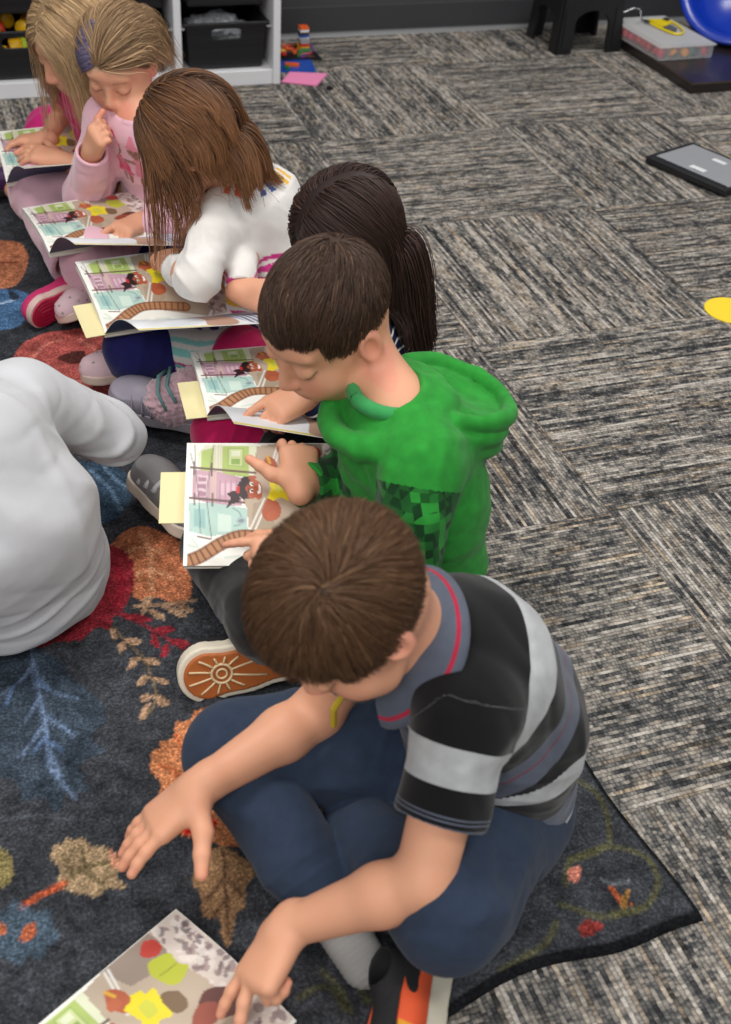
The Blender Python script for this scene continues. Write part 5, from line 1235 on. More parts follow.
def long_hair(J, name, base, n=5200, flowf=None, lenf=None, lockw=.42, length=(.18, .30), part=0.0, seed=1, rad=(.0009, .0015), streak=None, tip=None, grav=None, sidew=1., M_=16, behind=0., hl=(.050, -.07, -.03), var=.2, lift=(.003, .014), front_stop=None, fieldr=.006, stiff=.62, gz=(0, 0, -1), ears=False):
    hf = J['hf']; r = np.random.default_rng(seed); ok = lambda p: hairline(p, *hl) & (np.abs(p[:, 0] - part) > .0007)
    roots = scalp_pts(n, r, ok)
    # what the hair lies on: torso and shoulders
    fld = Field(J['neck'] - .30, J['neck'] + .24, .007)
    torso(fld, [J['pel'], J['mid'], J['chest'], J['neck'] + V3(0, 0, -.02)], (.10, .094, .087, .05), J['lat'], [1.22] * 3)
    for s_, e_ in ((J['shL'], J['elL']), (J['shR'], J['elR'])): fld.cap(J['neck'] + V3(0, 0, -.03), s_, .048, .047, .03); fld.cap(s_, e_, .047, .042, .02)
    fld.cap(J['neck'], hf.o, .043, .043, .01)
    def flow(q, L):
        s_ = np.sign(q[:, 0] - part)[:, None] * np.ones((len(q), 1)); v = np.concatenate([s_ * 1.1 * sidew, np.full((len(q), 1), -.25 - behind), np.full((len(q), 1), -1.0)], 1)
        return v / np.linalg.norm(v, axis=1)[:, None]
    Ls = r.uniform(*length, len(roots)); Ls = Ls if lenf is None else lenf(roots, Ls)
    S = grow(hf, roots, flowf or flow, Ls, step=.008, grav=grav or (lambda L: .35 + 4 * L), lift=lift, field=fld, M_=M_, seed=seed, stiff=stiff, jit=.12, stop=front_stop, gz=gz)
    # gather into locks
    t = np.linspace(0, 1, M_)[None, :, None]; nl = 70; c_ = S[r.choice(len(S), nl)]
    d = np.linalg.norm(S[:, None, M_ // 3] - c_[None, :, M_ // 3], axis=2); j = d.argmin(1); w = (lockw * sm(.25, 1, t)) * (d.min(1) < .03)[:, None, None]
    S = S * (1 - w) + c_[j] * w
    ph = (j * 1.7)[:, None, None]; S = S + .0035 * sm(.3, 1, t) * np.concatenate([np.sin(t * 9 + ph), np.cos(t * 8 + ph * 1.3), 0 * ph + 0 * t], 2)
    C = hair_cols(S, hf, base, r, var, streak, tip)
    cV, cF = hair_cap(hf, .003, lambda p: hairline(p, *hl))
    return tubes(S, r.uniform(*rad, len(S)), C, name, J['root'], HAIR, base=(cV, cF, np.ones((len(cV), 3)) * np.array(base) * .55))
def uv_solid(V, F, o): pass
def boy_green():
    grn = srgb(44, 140, 52); dk = srgb(24, 70, 30)
    hc = at(325, 318, .505)
    hf = head_frame(hc, (-.78, -.32, -.52), (-.42, -.22, .88), 1.04)
    neck = V3(-1.110, -1.965, .405); lat = nrm(V3(.10, -1, 0)); pel = V3(-1.055, -1.955, .105)
    m = M('green hoodie fleece', .95); v = m.obj()
    # blocky darker squares, woven into the sleeve patches
    q = m.n('VectorMath', operation='MULTIPLY'); m.l(v, q.inputs[0]); q.inputs[1].default_value = (85, 85, 85)
    fl = m.n('VectorMath', operation='FLOOR'); m.l(q.outputs[0], fl.inputs[0]); wn = m.n('TexWhiteNoise'); m.l(fl.outputs[0], wn.inputs[0])
    q2 = m.n('VectorMath', operation='MULTIPLY'); m.l(v, q2.inputs[0]); q2.inputs[1].default_value = (42.5, 42.5, 42.5)
    fl2 = m.n('VectorMath', operation='FLOOR'); m.l(q2.outputs[0], fl2.inputs[0]); wn2 = m.n('TexWhiteNoise'); m.l(fl2.outputs[0], wn2.inputs[0])
    k_ = m.math('ADD', m.math('MULTIPLY', wn.outputs[0], .5), m.math('MULTIPLY', wn2.outputs[0], .5))
    c = m.mix(m.math('MULTIPLY', m.math('GREATER_THAN', m.attr('patch', 'Fac'), .5), 1.), grn, m.ramp(k_, [(0, srgb(20, 58, 28)), (.40, srgb(28, 84, 36)), (.58, srgb(38, 112, 46)), (.72, grn)], 'CONSTANT'))
    n2 = m.noise(v, 900, 1); n1 = m.noise(v, 50, 3); c = m.mix(1., c, m.ramp(n1, [(.3, (.85,) * 3), (.7, (1.15,) * 3)]), 'MULTIPLY'); m.base(c); m.bump(n2, .25, .001); m.b.inputs['Sheen Weight'].default_value = .1; m.b.inputs['Specular IOR Level'].default_value = .15
    def extra(f, J):
        n_, fw, la = J['neck'], J['fwd'], J['lat']
        # folded hood lying on the back
        ring = lambda a: n_ + (-fw * math.cos(a) * .074 + la * math.sin(a) * .078) + V3(0, 0, .006 - .034 * (1 - math.cos(a)) * .5 + .004 * math.cos(a)) + fw * .016
        A_ = np.linspace(-math.pi, math.pi, 29)
        for a, a2 in zip(A_[:-1], A_[1:]): f.cap(ring(a), ring(a2), .0165 + .003 * math.cos(a), k=.012)
        y = nrm(-fw + V3(0, 0, -.30)); z = nrm(np.cross(la, y)); z = z if z[2] > 0 else -z
        fr = Fr(n_ - fw * .070 + V3(0, 0, -.012), axes(np.cross(y, z), y, z))
        f.ell((0, .030, -.006), (.100, .078, .030), .02, fr=fr); f.ell((0, .045, -.034), (.088, .070, .03), .02, fr=fr)
        f.ell((0, .045, .030), (.066, .056, .024), .008, 's', fr)
        rim = [(-.080, -.02, .014), (-.086, .03, .018), (-.062, .080, .020), (0, .104, .022), (.062, .080, .020), (.086, .03, .018), (.080, -.02, .014)]
        rs = spline(np.array(rim), 5, closed=False)
        for p_, q_ in zip(rs[:-1], rs[1:]): f.cap(fr.w(p_), fr.w(q_), .0085, k=.010, fr=ID)
    def paint(V, N, J):
        p = np.zeros(len(V))
        for s_, e_, w_ in ((J['shL'], J['elL'], J['wrL']), (J['shR'], J['elR'], J['wrR'])):
            u = nrm(e_ - s_); a = (V - s_) @ u; r_ = np.linalg.norm(V - s_ - a[:, None] * u, axis=1); p += (a > .035) & (a < .16) & (r_ < .06) & ((V - J['neck']) @ nrm(s_ - J['neck']) > .07)
            u = nrm(w_ - e_); a = (V - e_) @ u; r_ = np.linalg.norm(V - e_ - a[:, None] * u, axis=1); p += (a > .02) & (a < .10) & (r_ < .05)
        q = (V - J['pel']); p += (np.abs(q @ J['lat'] - .03) < .03) & (q @ J['fwd'] < -.03) & (np.abs(V[:, 2] - .33) < .022)
        p += (q @ J['fwd'] > .02) & (V[:, 2] > .14) & (V[:, 2] < .27) & (np.abs(q @ J['lat']) < .09)
        return None, {'patch': p}
    J = kid(dict(id='boy4', label='boy in a green hooded sweatshirt and black trousers, head bowed over his open book', res=.0028, pel=pel, neck=neck, lat=lat, head=hf, slouch=.008,
        wrL=at(300, 548, .22), wrR=at(300, 486, .25), poleL=(.3, -.8, -.5), poleR=(.5, .3, -.9),
        hL=dict(to=at(250, 556, .215), up=(-.3, -.45, .85), curls=((8, 10, 8), (50, 55, 30), (60, 60, 30), (65, 60, 30)), thumb=(35, 30, 20)),
        hR=dict(to=at(298, 420, .30), up=(.2, .55, .8), curls=((30, 40, 20), (40, 45, 20), (45, 50, 20), (50, 50, 20)), thumb=(78, -10, 0)),
        knL=at(276, 612, .13), anL=at(196, 528, .055), knR=at(300, 458, .13), anR=at(262, 640, .06),
        top=dict(name='hooded_sweatshirt', mat=m.m, r=(.104, .098, .090, .053), sr=(.052, .047, .036), extra=extra, paint=paint, amp=1.2, hem=-.055),
        bottom=dict(name='trousers', mat=cloth('black knit', srgb(17, 17, 18), weave=1000, fuzz=.2), cutL=.80, r=(.082, .070, .056)),
        sockL=plain('pale grey sock', srgb(172, 172, 176), .9), sockR=plain('dark sock', srgb(40, 40, 44), .9)))
    root = J['root']
    # grey marl neckline of the undershirt
    n_, fw, la = neck, J['fwd'], lat
    B().tube([n_ + (fw * math.cos(a) * .047 + la * math.sin(a) * .05) + V3(0, 0, .012 + .006 * math.cos(a)) + fw * .012 for a in np.linspace(0, 2 * math.pi, 40)], .011, 8, False).obj('undershirt_collar', cloth('green undershirt', srgb(58, 150, 84)), root, True)
    # gum soled shoe under the near leg, its sole facing out
    c0 = at(250, 668, .060); gum = plain('gum rubber', srgb(178, 98, 44), .55)
    fr = shoe_frame(c0 + V3(.085, -.004, .006), c0 + V3(-.095, .012, -.006), V3(.10, .85, -.32)); fr = Fr(fr.o, fr.R, 1.06)
    up, so = shoe(root, fr, plain('black shoe upper', srgb(30, 30, 32), .7), plain('cream foxing', srgb(226, 216, 196), .6), hi=.05, thick=.024, label='black shoe turned on its side', slabel='cream rubber edge of the shoe')
    f = Field((-.06, -.115, -.02), (.06, .115, .03), .002); f.ap((-.05, -.11, -.004), (.05, .11, .004), lambda x, y, z: np.maximum(foot2d(x, y, -.004), np.abs(z) - .004), 0); V, F = f.mesh()
    tr = mk('tread', fr.o + (V * fr.sc) @ fr.R.T, F, gum, up); tr['label'] = 'orange gum tread with cream rays'
    b = B(); cr = plain('cream rays', srgb(214, 190, 150), .6); cx, cy = .001, .034
    W2 = lambda x, y, z=-.0055: fr.o + fr.R @ (V3(x, y, z) * fr.sc)
    b.tube([W2(cx + .014 * math.cos(a), cy + .014 * math.sin(a)) for a in np.linspace(0, 2 * math.pi, 25)], .0022, 6, False)
    b.tube([W2(cx + .007 * math.cos(a), cy + .007 * math.sin(a)) for a in np.linspace(0, 2 * math.pi, 17)], .0018, 6, False)
    for a in np.arange(-165, 195, 30):
        a = math.radians(a); R1 = .015; e = .015
        while foot2d(cx + math.cos(a) * e, cy + math.sin(a) * e, -.010) < 0 and e < .062: e += .002
        bend = .10 * math.sin(2 * a)
        b.tube([W2(cx + math.cos(a + bend * i / 4) * lerp(R1, e, i / 4), cy + math.sin(a + bend * i / 4) * lerp(R1, e, i / 4)) for i in range(5)], .0017, 6)
    mk('ray_pattern', np.concatenate(b.v), b.f, cr, up)
    # grey trainer of the other foot
    c1 = at(163, 497, .058)
    fr = shoe_frame(at(190, 535, .05), at(142, 480, .05), V3(.35, -.55, .75)); fr = Fr(fr.o, fr.R, 1.08)
    up, so = shoe(root, fr, plain('grey suede', srgb(128, 126, 126), .85), plain('white foxing with gum edge', srgb(222, 206, 190), .6), hi=.056, label='grey trainer with light grey straps', slabel='pale rubber sole')
    for y0 in (-.012, .012, .034):
        b = B(); P = []
        for a in np.linspace(-1.25, 1.25, 13): P.append(fr.w((math.sin(a) * .036, y0 + .004 * math.cos(a), .028 + .030 * math.cos(a) - (y0 + .01) * .28)))
        b.tube(P, .0055, 6); mk('strap', np.concatenate(b.v), b.f, plain('light grey strap', srgb(190, 190, 194), .7), up)
    # hair, short at the sides
    r = np.random.default_rng(9); crown = CR_C + CR_R * nrm(V3(.12, -.62, .78)); 
    ok = lambda p: hairline(p, .056, -.055, -.018)
    roots = scalp_pts(11000, r, ok)
    def flow(q, L):
        v = q - crown; v = v / (np.linalg.norm(v, axis=1)[:, None] + .004); sw_ = np.cross(np.broadcast_to(V3(0, -.6, .78), q.shape), v) * np.exp(-np.linalg.norm(q - crown, axis=1) / .03)[:, None]
        v = v + .8 * sw_; v[:, 1] += .5 * (q[:, 2] > .04); v[:, 2] -= .3 * (np.abs(q[:, 0]) > .05); v[:, 0] -= .35 * (q[:, 1] > .03)
        return v / np.linalg.norm(v, axis=1)[:, None]
    top_ = sm(.0, .055, roots[:, 2]); L = .012 + .035 * top_ * r.uniform(.7, 1.1, len(roots))
    stop = lambda q, L_: ((q[:, 1] > .05) & (q[:, 2] < .036 + .004 * np.sin(q[:, 0] * 170)))
    S = grow(hf, roots, flow, L, step=.004, grav=lambda L_: .05, lift=(.002, .007), stop=stop, M_=7, seed=3, stiff=.5, jit=.2)
    C = hair_cols(S, hf, srgb(66, 47, 36), r, .16, (srgb(96, 70, 50), .1))
    fade = (1 - sm(-.01, .045, hf.loc(S[:, 0])[:, 2]))[:, None, None]; C = C * (1 + .8 * fade)
    cV, cF = hair_cap(hf, .0022, ok)
    q = hf.loc(cV); fd = (1 - sm(-.02, .04, q[:, 2]))[:, None]; cc = np.array(srgb(58, 42, 33)) * (1 - fd * .4) + np.array(srgb(120, 84, 62)) * fd * .4
    tubes(S, r.uniform(.0006, .0010, len(S)), C, 'hair', root, HAIR, base=(cV, cF, cc))
if want('boy4'): boy_green()
def tear(fr, pts_, rad, name, mat, parent):
    b = B(); b.tube([fr.w(p) for p in pts_], rad, 6); return mk(name, np.concatenate(b.v), b.f, mat, parent)
def girl_navy():
    neck = V3(-1.085, -1.63, .40); lat = nrm(V3(.08, -1, 0)); pel = V3(-1.02, -1.60, .105)
    hf = head_frame(at(347, 234, .495), (-.80, .02, -.55), (-.5, 0, .85), .96)
    m = M('navy and white stripes', .92); f_ = m.math('FRACT', m.math('DIVIDE', m.attr('t', 'Fac'), .0175)); c = m.mix(m.math('LESS_THAN', f_, .27), srgb(30, 36, 66), srgb(232, 232, 234)); m.base(c); m.bump(m.noise(m.obj(), 800, 1), .2, .001); m.b.inputs['Specular IOR Level'].default_value = .15
    def paint(V, N, J):
        t, d = param(V, [J['neck'], J['mid'], J['pel'] + V3(.02, 0, 0)]); best = d - .055
        for s_, e_, w_ in ((J['shL'], J['elL'], J['wrL']), (J['shR'], J['elR'], J['wrR'])):
            ta, da = param(V, [s_, e_, w_]); mm = (da - .018 < best) & (np.abs((V - J['neck']) @ J['lat']) > .07); t = np.where(mm, ta + 3, t)
        return None, {'t': t}
    J = kid(dict(id='girl4', label='girl with long dark hair in a navy and white striped top', res=.003, pel=pel, neck=neck, lat=lat, head=hf, slouch=.03,
        wrL=at(308, 394, .30), wrR=at(330, 350, .24), poleL=(.6, -.1, -.9), poleR=(.4, .4, -.8),
        hL=dict(to=at(266, 414, .288), up=(-.1, -.2, .95), curls=((12, 12, 8), (40, 45, 20), (50, 50, 20), (52, 50, 20)), thumb=(42, 25, 10)),
        hR=dict(to=at(290, 345, .22), up=(-.1, .3, .9), curls=((30, 30, 20),) * 4),
        knL=at(226, 434, .12), anL=at(275, 372, .055), knR=at(243, 357, .12), anR=at(206, 428, .065),
        top=dict(name='striped_top', mat=m.m, paint=paint, r=(.098, .092, .086, .05), sr=(.044, .038, .029)),
        bottom=dict(name='leggings', mat=cloth('magenta leggings', srgb(196, 28, 92), fuzz=.2), r=(.070, .056, .036), cutR=.8)))
    root = J['root']
    # grey clog-like shoe with a fluffy pink ankle cuff
    a_ = at(196, 420, .06); fr = shoe_frame(at(204, 424, .045), at(122, 406, .045), V3(.30, -.35, .85)); fr = Fr(fr.o, fr.R, 1.12)
    up, so = shoe(root, fr, plain('lilac grey rubber', srgb(156, 150, 164), .5), plain('grey rubber sole', srgb(168, 160, 168), .5), name='boot', hi=.066, thick=.022, label='lilac grey boot with a fluffy pink cuff')
    for i, yy in enumerate((.030, .012, -.004)): tear(fr, [(math.sin(a) * (.042 + .001 * i), yy + .010 * math.cos(a), .022 + .036 * math.cos(a)) for a in np.linspace(-1.4, 1.4, 15)], .0022, 'rubber_ridge', plain('dark lilac ridge', srgb(128, 122, 138), .5), up)
    f = Field((-.07, -.13, 0), (.07, .04, .13), .0025); f.cap((0, -.030, .036), (0, -.058, .066), .041, .040, 0); f.ell((0, -.004, .042), (.036, .03, .028), .02); V, F = f.mesh(); N = normals(V, F)
    V = V + N * (.0035 * wob(V, 190, 3) + .0025 * wob(V, 330, 4))[:, None]; mk('fleece_cuff', fr.o + (V * fr.sc) @ fr.R.T, F, cloth('pink fleece', srgb(206, 168, 178), weave=500, fuzz=1.), up)
    tl = plain('teal piping', srgb(104, 150, 150), .7)
    for p_ in ([(-.040, -.03, .05), (-.030, -.012, .075), (-.005, -.004, .088), (.02, -.006, .082)], [(.040, -.05, .03), (.046, -.045, .07), (.03, -.02, .09)], [(-.043, -.05, .075), (-.03, -.03, .094), (.01, -.02, .10)]): tear(fr, p_, .0035, 'piping', tl, up)
    long_hair(J, 'hair', srgb(50, 32, 26), n=9000, length=(.17, .27), part=-.01, seed=21, rad=(.0008, .0012), streak=(srgb(74, 48, 38), .08), behind=.35, lift=(.003, .010), sidew=.8, lockw=.15, var=.12)
    return J
def girl_auburn():
    neck = V3(-1.135, -1.155, .405); lat = nrm(V3(-.25, -.97, 0)); pel = V3(-1.09, -1.20, .105)
    hf = head_frame(at(187, 136, .51), (-.80, .35, -.48), (-.42, .2, .88), .97)
    cols_ = [srgb(226, 90, 40), srgb(214, 60, 130), srgb(232, 180, 60), srgb(70, 90, 150), srgb(236, 100, 60)]
    def paint(V, N, J):
        C = np.ones((len(V), 3)) * np.array(srgb(226, 222, 218)); z = V[:, 2] + .006 * wob(V, 22, 4)
        arm = np.zeros(len(V), bool)
        for s_, e_, w_ in ((J['shL'], J['elL'], J['wrL']), (J['shR'], J['elR'], J['wrR'])):
            ta, da = param(V, [s_, e_, w_]); arm |= (da < .052) & ((V - J['neck']) @ nrm(s_ - J['neck']) > .078) & (ta > -.03)
        tz = ~arm
        def band(a, b, c, brk=0):
            m = tz & (z > a) & (z < b)
            if brk: m &= np.sin(((V - J['pel']) @ J['lat']) * brk + ((V - J['pel']) @ J['fwd']) * brk) > -.3
            C[m] = c
        mg, og, yl, nv, tl = srgb(196, 50, 130), srgb(232, 84, 40), srgb(236, 186, 70), srgb(60, 70, 130), srgb(140, 206, 200)
        for a, b, c, k in ((.300, .308, mg, 0), (.278, .292, srgb(206, 60, 140), 0), (.262, .268, mg, 0), (.236, .252, og, 0), (.220, .228, og, 0), (.200, .212, yl, 0), (.184, .194, mg, 130), (.172, .180, nv, 170), (.150, .158, tl, 0), (.128, .142, tl, 0), (.108, .116, mg, 0), (.088, .100, mg, 0), (.066, .078, tl, 0), (.046, .054, mg, 0), (.028, .036, yl, 0)): band(a, b, c, k)
        # paired dashes around the yoke
        q = V - J['neck']; r_ = np.linalg.norm(q - np.outer(q @ V3(0, 0, 1), V3(0, 0, 1)), axis=1); an_ = np.arctan2(q[:, 0], q[:, 1]); n_ = 9
        k = np.floor((an_ + math.pi) / (2 * math.pi) * n_); fr_ = (an_ + math.pi) / (2 * math.pi) * n_ - k
        m = (V[:, 2] > J['neck'][2] - .085) & (r_ > .078) & (r_ < .105) & (((fr_ > .2) & (fr_ < .38)) | ((fr_ > .5) & (fr_ < .68)))
        for i in range(n_): C[m & (k == i)] = cols_[i % 5]
        return C, {}
    def extra(f, J):
        for h_, k_ in ((J['hipL'], J['knL']), (J['hipR'], J['knR'])): f.cap(h_ + V3(0, 0, .005), lerp(h_, k_, .55), .09, .082, .04)
    J = kid(dict(id='girl3', label='girl with long auburn hair in a white top with rainbow stripes and navy leggings', res=.003, pel=pel, neck=neck, lat=lat, head=hf, slouch=.03,
        wrL=at(173, 268, .28), wrR=at(242, 300, .283), dL=(-.03, .005, -.005), poleL=(-.55, -.6, -.35), poleR=(.5, .6, -.5),
        hL=dict(to=at(156, 240, .275), up=(-.1, -.35, .9), curls=((25, 30, 15), (28, 32, 15), (30, 34, 15), (34, 36, 15)), thumb=(30, 25, 10)),
        hR=dict(to=at(276, 301, .28), up=(-.1, -.75, .6), curls=((25, 25, 15),) * 4, thumb=(25, 20, 10)),
        knL=at(138, 352, .11), anL=at(176, 368, .055), knR=at(165, 262, .12), anR=at(110, 300, .05),
        top=dict(name='dress', mat=cloth('white jersey', attr='Col', fuzz=.3, var=.05), paint=paint, extra=extra, r=(.100, .094, .087, .05), sr=(.044, .037, .028), hem=-.085, hemn=(0, 0, -1)),
        bottom=dict(name='leggings', mat=cloth('navy leggings', srgb(34, 34, 96), fuzz=.2), r=(.072, .060, .044), cutL=.9)))
    root = J['root']; fl = M('floral pink canvas', .8); v_ = fl.n('TexVoronoi'); fl.l(fl.obj(), v_.inputs[0]); v_.inputs['Scale'].default_value = 60; fl.base(fl.ramp(v_.outputs[0], [(0, srgb(150, 70, 110)), (.12, srgb(120, 140, 110)), (.2, srgb(214, 184, 190)), (1, srgb(222, 190, 198))]))
    fr = shoe_frame(at(164, 372, .05), at(92, 380, .05), V3(.25, .15, .9)); fr = Fr(fr.o, fr.R, .98)
    shoe(root, fr, fl.m, plain('cream shoe sole', srgb(214, 190, 176), .6), hi=.05, thick=.018, label='pink floral shoe with a pale sole')
    fr = shoe_frame(at(108, 296, .045), at(74, 318, .045), V3(-.2, .3, .9)); fr = Fr(fr.o, fr.R, .95)
    shoe(root, fr, fl.m, bpy.data.materials['cream shoe sole'], hi=.05, thick=.018, label='pink floral shoe half under the book')
    def fl_(q, L):
        front = sm(.03, .06, q[:, 1])[:, None]; s_ = np.sign(q[:, 0] + .006)[:, None]
        a = np.concatenate([s_ * 1.0, np.full((len(q), 1), .10), np.full((len(q), 1), -1.)], 1); b_ = np.concatenate([s_ * .55, np.full((len(q), 1), -.85), np.full((len(q), 1), -1.0)], 1)
        v = a * front + b_ * (1 - front); return v / np.linalg.norm(v, axis=1)[:, None]
    lf_ = lambda p, L: np.where(p[:, 1] > .048, L * .92, L * np.where(p[:, 0] < 0, .50, .62))
    long_hair(J, 'hair', srgb(76, 52, 39), n=9500, length=(.22, .31), part=-.006, seed=31, rad=(.0007, .0012), streak=(srgb(132, 90, 56), .15), tip=srgb(140, 96, 62), flowf=fl_, lenf=lf_, lift=(.003, .012), var=.14, lockw=.5, grav=lambda L: .12 + 3.2 * L)
def girl_pink():
    pk = srgb(228, 180, 194); neck = V3(-1.245, -.775, .395); lat = nrm(V3(.55, -.83, 0)); pel = V3(-1.165, -.70, .105)
    hf = head_frame(at(118, 58, .50), (-.42, -.72, -.52), (-.2, -.4, .9), .95)
    brn, hot = srgb(150, 96, 74), srgb(214, 40, 104)
    def paint(V, N, J):
        C = np.ones((len(V), 3)) * np.array(pk); q = V - J['chest']; u = (q @ J['lat']) * 1.25; ax_ = nrm(J['neck'] - J['pel']); w = (q @ ax_) * 1.25; fr_ = (q @ J['fwd'] > .03)
        for s_, e_, w_ in ((J['shL'], J['elL'], J['wrL']), (J['shR'], J['elR'], J['wrR'])):
            ta, da = param(V, [lerp(s_, e_, .15), e_, w_]); fr_ &= da > .056
        def E(cu, cw, ru, rw, c, a=0):
            x, y = u - cu, w - cw; m = fr_ & (((x / ru) ** 2 + (y / rw) ** 2) < 1); C[m] = c
        def T(cu, w0, w1, r0, r1, c):
            h = (w - w0) / (w1 - w0); m = fr_ & (h > 0) & (h < 1) & (np.abs(u - cu) < r0 + (r1 - r0) * h); C[m] = c
        for cu, f2 in ((-.030, hot), (.034, srgb(224, 130, 150))):
            E(cu, .035, .021, .020, brn); T(cu, .046, .082, .021, .004, f2); E(cu, .048, .022, .007, f2); E(cu, -.02, .016, .04, brn); T(cu, -.055, .012, .030, .012, f2); E(cu - .024, -.004, .012, .008, brn); E(cu + .024, -.004, .012, .008, brn); E(cu - .012, -.068, .008, .014, brn); E(cu + .012, -.068, .008, .014, brn)
            for s_ in (-1, 1): E(cu + s_ * .008, .038, .0028, .0035, srgb(40, 26, 24))
            E(cu, .028, .006, .0022, srgb(60, 30, 26))
        return C, {}
    J = kid(dict(id='girl2', label='smiling fair-haired girl in a pale pink tracksuit, one hand held to her mouth', res=.0028, pel=pel, neck=neck, lat=lat, head=hf, slouch=.03, mouth=0, smile=.5, brow=srgb(150, 112, 80), scalp=srgb(196, 160, 130),
        wrR=at(92, 151, .328), wrL=at(142, 222, .205), poleR=(-.2, .25, -.9), poleL=(.5, -.3, -.6),
        hR=dict(to=at(106, 106, .455), up=(-.75, -.45, .1), curls=((50, 70, 40), (56, 74, 40), (62, 76, 40), (68, 78, 40)), spread=(10, 3, -5, -12), thumb=(40, 35, 10), s=.95),
        hL=dict(to=at(100, 237, .215), up=(-.2, -.2, .95), curls=((14, 12, 8), (50, 50, 20), (56, 54, 20), (60, 54, 20)), thumb=(40, 25, 10)),
        knR=at(42, 192, .13), anR=at(84, 286, .055), knL=at(98, 262, .13), anL=at(60, 215, .055),
        top=dict(name='sweatshirt', mat=cloth('pale pink fleece', attr='Col', fuzz=.5, var=.05), paint=paint, r=(.108, .100, .092, .052), sr=(.052, .047, .036), cuff=.004),
        bottom=dict(name='joggers', mat=cloth('pale pink joggers', pk, fuzz=.5, var=.05), r=(.085, .072, .054), cutR=.80, cutL=.85)))
    root = J['root']; dp = plain('deep pink rubber', srgb(186, 26, 74), .5)
    B().tube([neck + (J['fwd'] * math.cos(a) * .046 + lat * math.sin(a) * .048) + V3(0, 0, .008 - .012 * math.cos(a)) for a in np.linspace(0, 2 * math.pi, 36)], .009, 8, False).obj('neck_rib', bpy.data.materials['pale pink joggers'], root, True)
    c0 = at(63, 302, .058); fr = shoe_frame(c0 + V3(.075, .045, 0), c0 + V3(-.075, -.045, -.006), V3(.25, .80, .10)); fr = Fr(fr.o, fr.R, .92)
    up, so = shoe(root, fr, plain('pink trainer mesh', srgb(206, 50, 110), .7), plain('cream trainer rim', srgb(222, 190, 182), .6), hi=.05, thick=.018, label='pink trainer with its sole turned out', slabel='cream rubber rim')
    for off in (-.004, -.012, -.020, -.028):
        P = []
        for a in np.linspace(0, 2 * math.pi, 60):
            d = np.array((math.cos(a), math.sin(a))); e = .0
            while foot2d(d[0] * e, d[1] * e, off) < 0 and e < .12: e += .001
            P.append(fr.w((d[0] * e, d[1] * e, -.001)))
        b = B().tube(P, .0034 if off != -.004 else .003, 6, False); mk('tread_ring', np.concatenate(b.v), b.f, dp, up)
    f = Field((-.06, -.115, -.02), (.06, .115, .03), .0025); f.ap((-.05, -.11, -.004), (.05, .11, .004), lambda x, y, z: np.maximum(foot2d(x, y, -.003), np.abs(z) - .003), 0); V, F = f.mesh(); mk('tread', fr.o + (V * fr.sc) @ fr.R.T, F, dp, up)
    # hair drawn back from the face, a bluish streak beside the parting
    hf_ = hf
    J2 = long_hair(J, 'hair', srgb(160, 130, 98), n=9000, length=(.12, .22), part=.024, seed=41, rad=(.0007, .0011), streak=(srgb(190, 158, 120), .15), flowf=lambda q, L: np.concatenate([np.sign(q[:, 0] - .024)[:, None] * .55, np.full((len(q), 1), -1.75), np.full((len(q), 1), -.45)], 1) / 1.87, lift=(.002, .008), hl=(.046, -.07, -.012), var=.16, grav=lambda L: .10 + 2.5 * L)
    r = np.random.default_rng(8); n = 520; ph = r.uniform(-.1, 1.0, n); roots = np.stack([np.full(n, .030) + r.normal(size=n) * .003, CR_C[1] + CR_R[1] * np.cos(lerp(.42, 1.5, ph)) * .96, CR_C[2] + CR_R[2] * np.sin(lerp(.42, 1.5, ph)) * .93], 1)
    fl = lambda q, L: np.broadcast_to(nrm(V3(1.0, -.45, -.9)), q.shape)
    S = grow(hf, roots, fl, r.uniform(.06, .11, n), grav=lambda L: .2, lift=(.007, .010), M_=10, seed=6, jit=.08); c = hair_cols(S, hf, srgb(112, 104, 132), r, .15)
    o = tubes(S, r.uniform(.0009, .0013, len(S)), c, 'hair_streak', root, HAIR); o['label'] = 'faded violet streak beside the parting'
